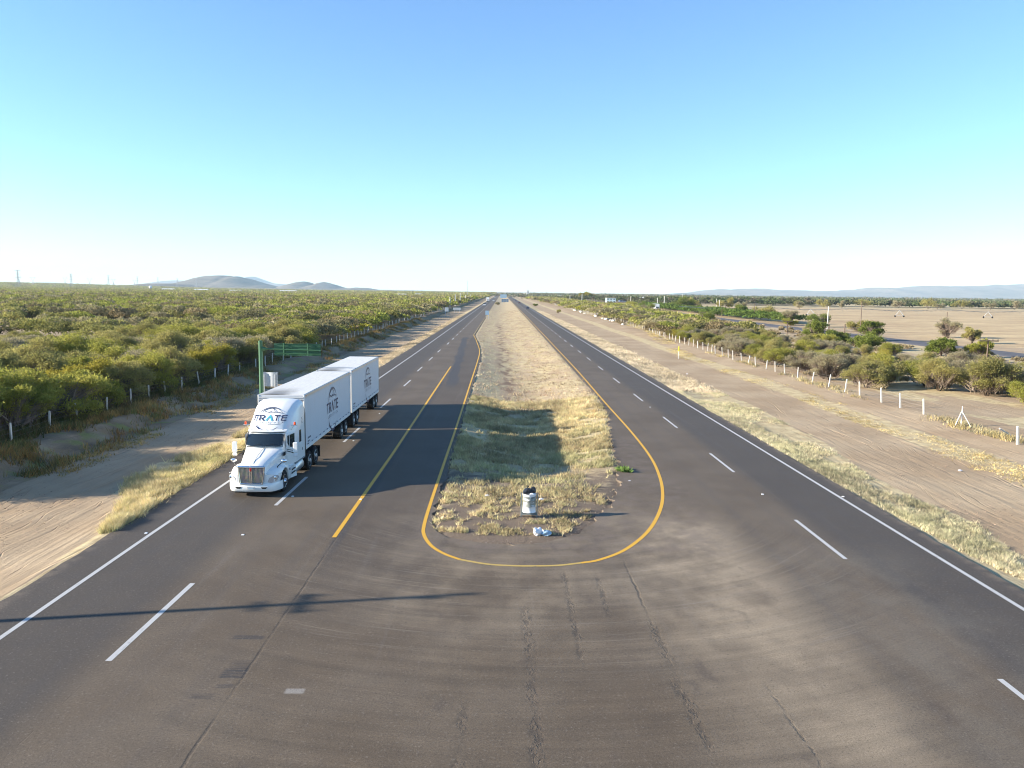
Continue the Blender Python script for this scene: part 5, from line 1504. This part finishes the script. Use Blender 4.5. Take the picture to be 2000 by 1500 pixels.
# ------------------------------------------------------------------ distant traffic
def car(x, y, rz, col, label, kind='sedan', name='car', group='distant cars'):
    L_, W_, H_ = (4.4, 1.75, 1.45) if kind == 'sedan' else (5.0, 1.9, 1.75)
    e = empty(name, (x, y, .004), rz, label, 'car', group)
    key = 'car' + str(col)
    if key not in M: M[key] = plain(key.replace('(', '').replace(')', '').replace(', ', '_').replace('.', ''), col, .3, .1, .5, .04, 3, .5)
    prof = [(-L_ / 2, .35), (-L_ / 2, .62), (-L_ / 2 + .12, .74), (-L_ * .22, .92), (L_ * .42, .95), (L_ / 2 - .03, .80), (L_ / 2, .35)]
    mb = MB(); mb.loft([[(x_, py, pz) for py, pz in [(a, b) for a, b in prof]] for x_ in (-W_ / 2, W_ / 2)]); mb.build('body', M[key], e)
    cab_ = [(-L_ * .20, .92), (-L_ * .06, H_ - .04), (L_ * .08, H_), (L_ * .26, H_ - .03), (L_ * .38, .95)]
    mb = MB(); mb.loft([[(s_, py, pz) for py, pz in cab_] for s_ in (-W_ / 2 + .09, W_ / 2 - .09)]); g_ = mb.build('window', M['glass'], e)
    mb = MB(); mb.loft([[(s_, py, pz + .012) for py, pz in [(-L_ * .05, H_ - .05), (L_ * .08, H_), (L_ * .26, H_ - .04)]] for s_ in (-W_ / 2 + .1, W_ / 2 - .1)], closed=False); mb.build('roof', M[key], e)
    for s_ in (-1, 1):
        for wy in (-L_ * .31, L_ * .31): wheel(e, s_ * W_ / 2, wy, .32, .2, s_, 'alu')
        MB().box((s_ * W_ * .36, -L_ / 2 - .005, .66), (.32, .04, .13), ch=.01).build('headlight', M['lens'], e)
        MB().box((s_ * W_ * .38, L_ / 2 - .015, .72), (.26, .05, .15), ch=.01).build('tail_light', M['amber'], e)
    return e
car(-11.8, 529, 0, (.75, .75, .75), 'distant white car ahead of a white lorry in the left carriageway', 'van')
car(-8.3, 765, 0, (.70, .72, .74), 'tiny white car overtaking the distant white lorry', 'sedan')
car(-11.5, 1250, 0, (.72, .72, .70), 'tiny pale vehicle farthest away in the left carriageway', 'van')
car(14.1, 437, pi, (.035, .045, .08), 'dark blue car driving away in the outer right lane', 'sedan')
car(14.2, 655, pi, (.10, .05, .045), 'tiny dark car beyond the dark blue one in the right carriageway', 'sedan')
car(13.9, 815, pi, (.12, .13, .14), 'farthest grey car in the right carriageway', 'sedan')
car(79.0, 372, 0, (.78, .78, .76), 'small white car parked beside the side road, right of the white truck', 'sedan')
def lorry(x, y, label, L_=8.5, H_=3.6, name='box_truck', rz=0, cat='truck'):
    e = empty(name, (x, y, .12 if x > 50 else .004), rz, label, cat)
    mb = MB(); mb.box((0, 1.9 + L_ / 2, .95 + (H_ - .95) / 2), (2.45, L_ - .4, H_ - .95), ch=.04); mb.build('cargo_box', M['white'], e)
    mb = MB(); mb.loft([[(s_, a, b) for a, b in ((.0, .5), (-.02, 1.25), (.9, 1.4), (1.3, 2.25), (1.9, 2.35), (2.0, .5))] for s_ in (-1.05, 1.05)]); mb.build('cab', M['white'], e)
    mb = MB(); mb.loft([[(s_, a, b) for a, b in ((.93, 1.46), (1.28, 2.18))] for s_ in (-.92, .92)], closed=False); mb.v = [(a, b - .03, c + .015) for a, b, c in mb.v]; mb.build('windshield', M['glass'], e)
    MB().box((0, -.04, .85), (1.1, .05, .55), ch=.01).build('grille', M['dark'], e)
    MB().box((0, -.1, .5), (2.1, .2, .3), ch=.03).build('bumper', M['dark'], e)
    for s_ in (-1, 1):
        MB().box((s_ * .8, -.04, .95), (.3, .05, .2), ch=.01).build('headlight', M['lens'], e)
        for wy in (1.0, L_ - 1.2): wheel(e, s_ * 1.12, wy, .48, .26, s_, 'alu')
    MB().box((0, 4, .7), (1.0, 8, .2)).build('chassis', M['dark'], e)
    return e
lorry(-13.0, 715, 'distant white lorry coming down the left carriageway', 13, 4.1)
lorry(86.8, 440, 'white delivery truck approaching on the side road at right', 8.5, 3.7)

# ------------------------------------------------------------------ lone small bushes
tree('dry_bush', -3.4, 590, 1.6, 2.2, 'leaf_grey', 'reddish brown dead bush alone on the median far ahead', 401, n=900, size=.3, twigs=.8, cat='bush', nl=8)
bpy.data.objects['dry_bush'].children[-1].data.materials[0] = plain('dead_leaves', (.22, .12, .08), .9)
tree('small_bush', 26.5, 372, 1.4, 2.0, 'leaf_olive', 'small lone olive bush on the dirt strip at right', 402, n=700, size=.22, cat='bush', nl=7)
tree('small_bush', 23.2, 560, 1.8, 1.6, 'leaf_deep', 'tiny dark bush farther along the dirt strip at right', 403, n=600, size=.3, cat='bush', nl=7)
# ------------------------------------------------------------------ poles
def pole(name, x, y, h, mat, label, arm=0.0, r=.14, group=None, lean=0.0, extra=False, armz=.35, rz=0.0):
    e = empty(name, (x, y, gz1(x, y)), rz, label, 'utility pole', group)
    MB().tube([(0, 0, -.3), (lean, 0, h)], [r, r * .65], 10).build('pole', M[mat], e, smooth=50)
    if arm:
        MB().box((lean * .9, -.12, h - armz), (arm, .11, .13), ch=.01).build('crossarm', M['wood'], e)
        for k in (-.46, -.2, .2, .46):
            MB().lathe([(.02, 0), (.05, .04), (.035, .09), (.05, .13), (.02, .17)], (lean + arm * k, -.12, h - armz + .06), n=8).build('insulator', M['dark'], e)
    if extra:
        MB().box((lean * .8, -.12, h - 1.75), (1.7, .11, .13), ch=.01).build('lower_crossarm', M['wood'], e)
        MB().lathe([(.10, h - 2.35), (.22, h - 2.3), (.23, h - 1.5), (.12, h - 1.42)], (lean * .75, .36, 0), n=14).build('transformer', M['greysteel'], e)
    return e
e = empty('utility_pole', (-28.6, 19.2, gz1(-28.6, 19.2)), 0, 'tall utility pole with crossarms left of the road, throwing the long shadow across the foreground', 'utility pole')
MB().tube([(0, 0, -.3), (0, 1.4, 8.3)], [.15, .09], 10).build('pole', M['concrete'], e, smooth=50)
MB().box((0.1, 1.22, 7.7), (1.5, .10, .12), ch=.01).build('crossarm', M['wood'], e)
MB().box((0, 1.15, 6.65), (.11, 1.5, .13), ch=.01).build('crossarm', M['wood'], e)
MB().box((0, 1.05, 6.25), (.08, .8, .08), ch=.01).build('crossarm', M['wood'], e)
for yy in (.55, 1.75):
    MB().lathe([(.02, 0), (.05, .04), (.035, .09), (.05, .13), (.02, .17)], (0, yy, 6.72), n=8).build('insulator', M['dark'], e)
for i, (x, y, h) in enumerate([(-28.9, 440, 6.0), (-29.3, 496, 7.2), (-29.6, 560, 8.2), (-29.6, 640, 6.2), (-29.4, 730, 6.2)]):
    pole('utility_pole', x, y, h, 'concrete', ['short pole nearest in the row above the left scrub', 'slim pale pole second in the row above the left scrub', 'tallest pale pole in the row above the left scrub', 'pale pole just right of the tallest one above the left scrub', 'last pale pole in the row above the left scrub'][i], 0, .3, 'pale poles above the left scrub')
pole('utility_pole', 59.4, 95.5, 4.4, 'wood', 'brown T-shaped pole rising from the bushes at the right edge', 2.4, .11, 'brown T-shaped poles', 0, False, .12)
pole('utility_pole', 58.8, 162, 4.3, 'wood', 'brown T-shaped pole left of the tall white pole', 2.0, .12, 'brown T-shaped poles', 0, False, .12)
pole('utility_pole', 59.0, 232, 4.2, 'wood', 'small brown T-shaped pole below the long green hedge', 2.0, .12, 'brown T-shaped poles', 0, False, .12)
pole('utility_pole', 59.5, 303, 4.0, 'wood', 'farthest brown T-shaped pole, below the white delivery truck', 2.0, .12, 'brown T-shaped poles', 0, False, .12)
pole('utility_pole', 93.6, 226, 6.5, 'concrete', 'tall bright white pole by the gap in the trees at right', 0, .17)
pole('utility_pole', 93.8, 205.5, 8.3, 'wood', 'thin dark pole by the field gate right of the white pole', 0, .12)
pole('utility_pole', 106.5, 188, 6.0, 'wood', 'thin dark pole standing in front of the grey spreading tree', 0, .10)
pole('utility_pole', 96.0, 300, 6.0, 'wood', 'thin brown pole against the field beside the grey-brown tree', 0, .14)
pole('utility_pole', 110.0, 400, 6.8, 'concrete', 'white pole standing in the green hedge', 0, .2)
pole('utility_pole', 108.4, 476, 9.5, 'concrete', 'white pole at the left end of the field', 0, .22)
pole('utility_pole', 102.5, 500, 8.0, 'concrete', 'white pole nearest to the white delivery truck', 0, .3)
pole('utility_pole', 100.5, 512, 6.8, 'concrete', 'shorter yellowish pole beside the white delivery truck', 0, .3)
pole('utility_pole', 116, 375, 5.6, 'wood', 'slim brown pole right of the white pole in the hedge', 0, .14)
pole('utility_pole', 92, 330, 3.6, 'wood', 'short brown pole before the hedge', 0, .14)
pole('utility_pole', 64.5, 640, 8.5, 'concrete', 'pale pole left of the blue-windowed building', 0, .3)
pole('utility_pole', 56.5, 660, 7.4, 'concrete', 'pale pole farther left above the right scrub', 0, .3)
pole('utility_pole', 99.5, 612, 7.4, 'concrete', 'pale pole before the long blue shed', 0, .28)
pole('utility_pole', 152, 560, 6.5, 'concrete', 'yellowish pole standing on the far field edge', 0, .22)
pole('communication_mast', -55, 1250, 26, 'lattice', 'hair-thin mast on the skyline left of the highway', 0, .35)

# field gate and fence bits by the side road
e = empty('field_gate', (89.5, 205, 0), 0, 'dark wooden gate frame at the field edge beside the thin dark pole', 'gate')
for xx in (-4.2, 0): MB().box((xx, 0, 1.0), (.22, .22, 2.4), ch=.02).build('gate_post', M['wood'], e)
MB().tube([(-4.2, 0, 1.2), (-9.5, 1, 1.1)], .05, 5).tube([(-4.2, 0, .7), (-9.5, 1, .6)], .05, 5).build('rail', M['wood'], e)
mb = MB(); mb.tube([(0, 0, 1.5), (4, 0, 1.35)], .04, 5); mb.tube([(0, 0, .4), (4, 0, .35)], .04, 5); mb.tube([(0, 0, .4), (4, 0, 1.35)], .03, 5)
for k in range(5): mb.tube([(.8 * k + .4, 0, .3), (.8 * k + .4, 0, 1.45)], .02, 4)
mb.build('gate_leaf', M['wire'], e)

# ------------------------------------------------------------------ centre-pivot irrigator in the field
e = empty('irrigation_pivot', (145, 370, 0), 0, 'long wheeled irrigation boom spanning the ploughed field', 'irrigator')
mb = MB()
xs = list(np.arange(-62, 130, 3.0))
mb.tube([(x, 0, 3.3 + .35 * cos((x / 42.0) * 2 * pi + pi)) for x in xs], .10, 5)
mb.build('pipe', M['greysteel'], e)
mb = MB()
for x in np.arange(-60, 126, 6.0):
    z = 3.3 + .35 * cos((x / 42.0) * 2 * pi + pi); mb.tube([(x, 0, z), (x + 3, 0, z - .55), (x + 6, 0, 3.3 + .35 * cos(((x + 6) / 42.0) * 2 * pi + pi))], .04, 4)
    if int(x) % 12 == 0: mb.tube([(x + 3, 0, z - .5), (x + 3, 0, z - 1.7)], .025, 3)
mb.build('truss', M['greysteel'], e)
for x in (-42, 0, 42, 84):
    t = MB().tube([(x - .1, 0, 3.1), (x - 1.9, .3, .6)], .09, 5).tube([(x - .1, 0, 3.1), (x + 1.9, -.3, .6)], .13, 5).tube([(x - 1.9, .3, .6), (x + 1.9, -.3, .6)], .08, 5).build('tower', M['galv'], e)
    for s_ in (-1, 1):
        w_ = MB().lathe([(.2, -.1), (.4, -.1), (.45, 0), (.4, .1), (.2, .1)], axis='y', n=14).build('wheel', M['rubber'], t); w_.location = (x + s_ * 1.9, -s_ * .3, .45)

# ------------------------------------------------------------------ far buildings
def building(x, y, w_, d, h, wall, roof, label, name='house', nwin=3, door=True, pitch=0.0, rz=0.0, floors=1):
    e = empty(name, (x, y, 0), rz, label, 'building')
    for key, c in (('w', wall), ('r', roof)):
        kk = key + str(c)
        if kk not in M: M[kk] = plain('masonry' if key == 'w' else 'roofing', c, .85, 0, .2, .1, .5)
    wm, rm = M['w' + str(wall)], M['r' + str(roof)]
    MB().box((0, 0, h / 2), (w_, d, h)).build('wall', wm, e)
    if pitch: MB().loft([[(-w_ / 2 - .3, -d / 2 - .3, h), (-w_ / 2 - .3, 0, h + pitch), (-w_ / 2 - .3, d / 2 + .3, h)], [(w_ / 2 + .3, -d / 2 - .3, h), (w_ / 2 + .3, 0, h + pitch), (w_ / 2 + .3, d / 2 + .3, h)]]).build('roof', rm, e)
    else: MB().box((0, 0, h + .12), (w_ + .5, d + .5, .24)).build('roof', rm, e)
    for f in range(floors):
        hh = h / floors
        for k in range(nwin):
            xx = -w_ / 2 + w_ * (k + .5) / nwin
            if door and f == 0 and k == nwin // 2:
                MB().box((xx, -d / 2 - .02, 1.05), (1.1, .06, 2.1)).build('door', M['wood'], e); continue
            MB().box((xx, -d / 2 - .02, f * hh + hh * .55), (min(1.4, w_ / nwin * .5), .06, hh * .4)).build('window', M['glass'], e)
    return e
WH, TN, RF = (.66, .65, .62), (.52, .44, .34), (.45, .44, .43)
building(105.5, 770, 9, 6, 4.6, (.50, .62, .66), (.66, .62, .52), 'open two-storey pale blue and cream building at the end of the side road', 'building', 3, True, 0, 0, 2)
for xx in (-5.6, 5.6): pass
building(141, 900, 16, 8, 3.0, (.15, .22, .36), (.16, .24, .40), 'long low blue shed right of the pale blue building', 'shed', 5, True, .8)
building(161, 915, 5.5, 5, 4.4, WH, WH, 'small bright white house right of the blue shed', 'house', 2, True, .9)
building(184, 985, 9, 6, 3.0, (.42, .16, .12), (.60, .56, .52), 'low brick-red house with pale roof behind the side road', 'house', 3, True, .6)
building(203, 1010, 12, 6, 2.8, (.55, .50, .46), (.62, .56, .52), 'long low house with a pale roof right of the red house', 'house', 4, True, .6)
building(100, 1560, 22, 10, 3.4, WH, (.70, .69, .66), 'long low white building near the skyline right of the highway', 'building', 6, False)
building(112, 1500, 9, 8, 4.2, WH, WH, 'white cube house beside the long white building', 'house', 3, True)
building(150, 1090, 7, 6, 4.5, WH, (.6, .56, .5), 'white two-storey house above the right scrub', 'house', 2, True, 0, 0, 2)
building(268, 1720, 16, 9, 4, (.62, .58, .48), WH, 'cream farm building among the far trees at right', 'building', 4, False, 1.2)
building(300, 1650, 12, 9, 4, WH, WH, 'white farm building beside the cream one among the far trees', 'building', 3, False, 1.0)
building(330, 1700, 14, 9, 4, TN, RF, 'tan farm building among the far trees beyond the field', 'building', 4, False, 1.0)
building(64, 1990, 7, 7, 13, WH, WH, 'white tower block on the skyline right of the highway', 'building', 2, False, 0, 0, 4)
building(-470, 1750, 36, 12, 5, (.70, .69, .66), WH, 'white hall in the scrub below the twin hills', 'building', 5, False, 1.0)
building(-585, 1750, 26, 10, 4.5, (.70, .68, .64), WH, 'small white hall left of the other one below the hills', 'building', 4, False, 1.0)
building(-560, 1700, 8, 8, 5, (.68, .64, .60), WH, 'little white hut between the two halls', 'house', 2, True)
building(-143, 1130, 13, 7, 3.8, WH, (.66, .65, .62), 'white roadside house in the scrub left of the highway', 'house', 3, True, .8)
building(-122, 1160, 10, 7, 4.2, TN, RF, 'grey-tan house right of the white roadside house', 'house', 3, True, .8)
building(-690, 1830, 30, 12, 5, (.60, .62, .64), (.66, .68, .70), 'long pale shed at the foot of the large flat hill', 'shed', 6, False, 1.4)
building(-765, 1830, 28, 12, 5, (.60, .62, .64), (.66, .68, .70), 'long pale shed left of its twin at the foot of the large hill', 'shed', 6, False, 1.4)
e = empty('water_tank', (-775, 1760, 0), 0, 'tiny white elevated water tank at the left foot of the large hill', 'water tank')
MB().lathe([(.5, 5.5), (3.2, 7.0), (3.6, 9.0), (3.0, 11.0), (.6, 12.2)], n=16).build('tank', M['white'], e, smooth=50)
for sx, sy in ((-1, -1), (1, -1), (1, 1), (-1, 1)): MB().tube([(sx * 2.4, sy * 2.4, -.3), (sx * 1.8, sy * 1.8, 7.5)], .2, 5).build('leg', M['greysteel'], e)

# ------------------------------------------------------------------ transmission towers
def lattice(h, seed=0):
    mb = MB(); wz = lambda z: float(np.interp(z / h, [0, .45, .62, 1], [.125, .038, .026, .020])) * h
    lv = [0, .13, .25, .35, .45, .54, .62, .70, .78, .86, .93, 1.0]; t = .0045 * h
    for a, b in zip(lv[:-1], lv[1:]):
        za, zb = a * h, b * h; A, B = wz(za), wz(zb)
        ca = [(-A, -A, za), (A, -A, za), (A, A, za), (-A, A, za)]; cb = [(-B, -B, zb), (B, -B, zb), (B, B, zb), (-B, B, zb)]
        for k in range(4):
            j = (k + 1) % 4
            mb.tube([ca[k], cb[k]], t, 4, caps=False); mb.tube([ca[k], cb[j]], t * .6, 3, caps=False); mb.tube([cb[k], ca[j]], t * .6, 3, caps=False)
            mb.tube([cb[k], cb[j]], t * .6, 3, caps=False)
    return mb
tw = []
for i, (x, y) in enumerate([(-1185, 1960), (-1395, 2590), (-1650, 3350), (-1712, 3750), (-1745, 4050), (-1790, 4400), (-1800, 4700)]):
    lab = ['tallest and nearest lattice pylon at the far left', 'second large lattice pylon from the left', 'third large lattice pylon from the left', 'fourth large lattice pylon from the left', 'fifth large lattice pylon from the left', 'sixth large lattice pylon from the left, near the big hill', 'last large lattice pylon, before the slope of the big hill'][i]
    zz = 16 * float(sstep(1700, 3600, y)) * float(sstep(-900, -2200, x))
    if not tw:
        e = empty('transmission_tower', (x, y, zz)); H_ = 46.0
        lattice(H_).build('lattice_mast', M['lattice'], e)
        for zf, wf in ((.985, .15), (.80, .10), (.62, .15)):
            MB().tube([(-wf * H_, 0, zf * H_), (0, 0, zf * H_ + .8), (wf * H_, 0, zf * H_)], .28, 4).tube([(-wf * H_, 0, zf * H_), (0, 0, zf * H_ - 1.4), (wf * H_, 0, zf * H_)], .2, 4).build('crossarm', M['lattice'], e)
    else: e = copy_tree(tw[0]); e.location = (x, y, zz)
    tw.append(e); e['label'] = lab; e['category'] = 'pylon'; e['group'] = 'large lattice pylons on the left skyline'
t2 = []
for i, (x, y) in enumerate([(-1930, 3200), (-1735, 2960), (-1885, 3450), (-1640, 3180), (-1790, 3680), (-1955, 4250)]):
    lab = ['small V-headed pylon right of the tallest one', 'second small V-headed pylon from the left', 'small V-headed pylon just right of the second large one', 'fourth small V-headed pylon from the left', 'fifth small V-headed pylon from the left', 'faintest small V-headed pylon, farthest right'][i]
    zz = 16 * float(sstep(1700, 3600, y)) * float(sstep(-900, -2200, x))
    if not t2:
        e = empty('transmission_tower', (x, y, zz))
        MB().tube([(-1.8, -1.8, 0), (0, 0, 15)], .45, 4).tube([(1.8, 1.8, 0), (0, 0, 15)], .45, 4).tube([(1.8, -1.8, 0), (0, 0, 15)], .45, 4).tube([(-1.8, 1.8, 0), (0, 0, 15)], .45, 4).build('mast', M['lattice'], e)
        MB().tube([(0, 0, 13), (-5, 0, 23), (-5.5, 0, 26)], .35, 4).tube([(0, 0, 13), (5, 0, 23), (5.5, 0, 26)], .35, 4).build('fork', M['lattice'], e)
        MB().tube([(-9, 0, 23.6), (9, 0, 23.6)], .35, 4).build('crossarm', M['lattice'], e)
    else: e = copy_tree(t2[0]); e.location = (x, y, zz)
    e.scale = (1.35, 1.35, 1.25); t2.append(e); e['label'] = lab; e['category'] = 'pylon'; e['group'] = 'small V-headed pylons on the left skyline'

# ------------------------------------------------------------------ hills
def hill_mat(name, a, b, c):
    m = Mat(name, 1.0, 0, .05); x, y, z = m.pos()
    n = m.noise(m.vec(x * .004, y * .004, z * .02), 1.0, 6, .65); n2 = m.noise(m.vec(x * .02, y * .006, z * .03), 1.0, 4, .6)
    return m.out(m.mix(n2.step(.55, .7) * .6, m.mix(n.step(.4, .6), a, b), c))
M['hill'] = hill_mat('hill_scrub', (0.14, 0.115, 0.085), (0.21, 0.165, 0.125), (0.075, 0.075, 0.045))
def hills(name, x0, x1, y0, depth, prof, seed, rough=.28, n=150, m_=26):
    """prof: list of (x, height) along the crest"""
    X = np.linspace(x0, x1, n); V = np.linspace(-1, 1, m_)
    XX, VV = np.meshgrid(X, V)
    crest = np.interp(XX, [p[0] for p in prof], [p[1] for p in prof])
    YY = y0 + VV * depth
    sc_ = 4.0 / max(p[1] for p in prof) / 3
    r1 = fbm(XX * .0035 * 60 * sc_ / 1.0 + seed, YY * .012 * 60 * sc_ / 3 + seed, 5) - .5
    prof_v = np.cos(np.clip(VV, -1, 1) * pi / 2) ** 1.15
    ZZ = crest * prof_v * (1 + rough * 4 * r1 * (1 - prof_v * .75)) - 2 * (1 - prof_v)
    return tag(grid(name, XX, YY, ZZ, M['hill']), kind='structure')
def px(x, Y): return (x - 981.0) * Y / 1540.0 * 1.003      # skyline bearings turned into metres at the hill's own distance
def crest(pts, Y):
    out = []
    for x, y in pts:
        hy = 569.5 + (x - 981) * .01309
        out.append((px(x, Y), max(9.5 + (hy - y) * Y / 1540.0, 0)))
    return out
Y1 = 7000
p1 = crest([(330, 558), (350, 556), (378, 554), (392, 549), (404, 545), (415, 541), (428, 539.5), (445, 539.5), (458, 540.5), (466, 542.5), (480, 542), (492, 545), (502, 548.5), (514, 553), (526, 557), (545, 559.5), (556, 563)], Y1)
hills('hill', p1[0][0], p1[-1][0], Y1, 900, p1, 2.0)
Y2 = 7400
p2 = crest([(545, 563.5), (562, 561), (575, 555), (586, 550.5), (597, 549), (606, 551), (618, 556.5), (624, 556), (632, 552), (639, 550.8), (650, 554), (660, 557), (675, 562.5), (690, 563.5), (700, 562), (722, 563), (738, 566), (765, 567.5)], Y2)
hills('hill', p2[0][0], p2[-1][0], Y2, 700, p2, 5.0)
Y3 = 5200
p3 = crest([(215, 559), (240, 557.5), (285, 556.5), (305, 554), (350, 554), (372, 556), (390, 560), (470, 563)], Y3)
hills('low_rise', p3[0][0], p3[-1][0], Y3, 500, p3, 8.0, .05)
Y4 = 15000
p4 = crest([(60, 556), (110, 552), (140, 553.5), (170, 557), (315, 558), (335, 549.5), (350, 548), (380, 548), (400, 551), (488, 545), (500, 541), (520, 549), (535, 553.5), (565, 556), (600, 562), (640, 565)], Y4)
hills('mountains', p4[0][0], p4[-1][0], Y4, 1500, p4, 11.0)
Y5 = 11500
p5 = crest([(1330, 573), (1360, 571), (1380, 567.5), (1405, 565), (1425, 566.5), (1445, 563.5), (1462, 564.5), (1475, 562), (1490, 563.5), (1520, 567), (1545, 566), (1560, 566.5), (1590, 569.5), (1615, 568.5), (1640, 568), (1655, 567.5), (1662, 565.5), (1672, 568), (1685, 566), (1698, 562), (1720, 562), (1738, 565.5), (1758, 564), (1780, 561), (1800, 559), (1825, 557), (1845, 558.5), (1870, 559), (1895, 557.5), (1915, 559), (1935, 556.5), (1955, 558.5), (1975, 556.8), (2000, 557.5), (2060, 556), (2120, 558), (2200, 562), (2300, 566)], Y5)
hills('mountains', p5[0][0], p5[-1][0], Y5, 1600, p5, 14.0, .30, 300)

# ------------------------------------------------------------------ haze
hm_ = bpy.data.materials.new('haze_air'); hm_.use_nodes = True
nt = hm_.node_tree; nt.nodes.clear()
pv = nt.nodes.new('ShaderNodeVolumePrincipled'); ho = nt.nodes.new('ShaderNodeOutputMaterial')
pv.inputs['Color'].default_value = (0.66, 0.86, 1.0, 1); pv.inputs['Density'].default_value = HAZE; pv.inputs['Anisotropy'].default_value = 0.0
nt.links.new(pv.outputs[0], ho.inputs['Volume'])
mb = MB(); mb.box((0, 8000, 199), (36000, 19000, 404)); hz = mb.build('haze', hm_)
tag(hz, 'pale haze that fades the far plain and mountains', 'haze', kind='stuff')
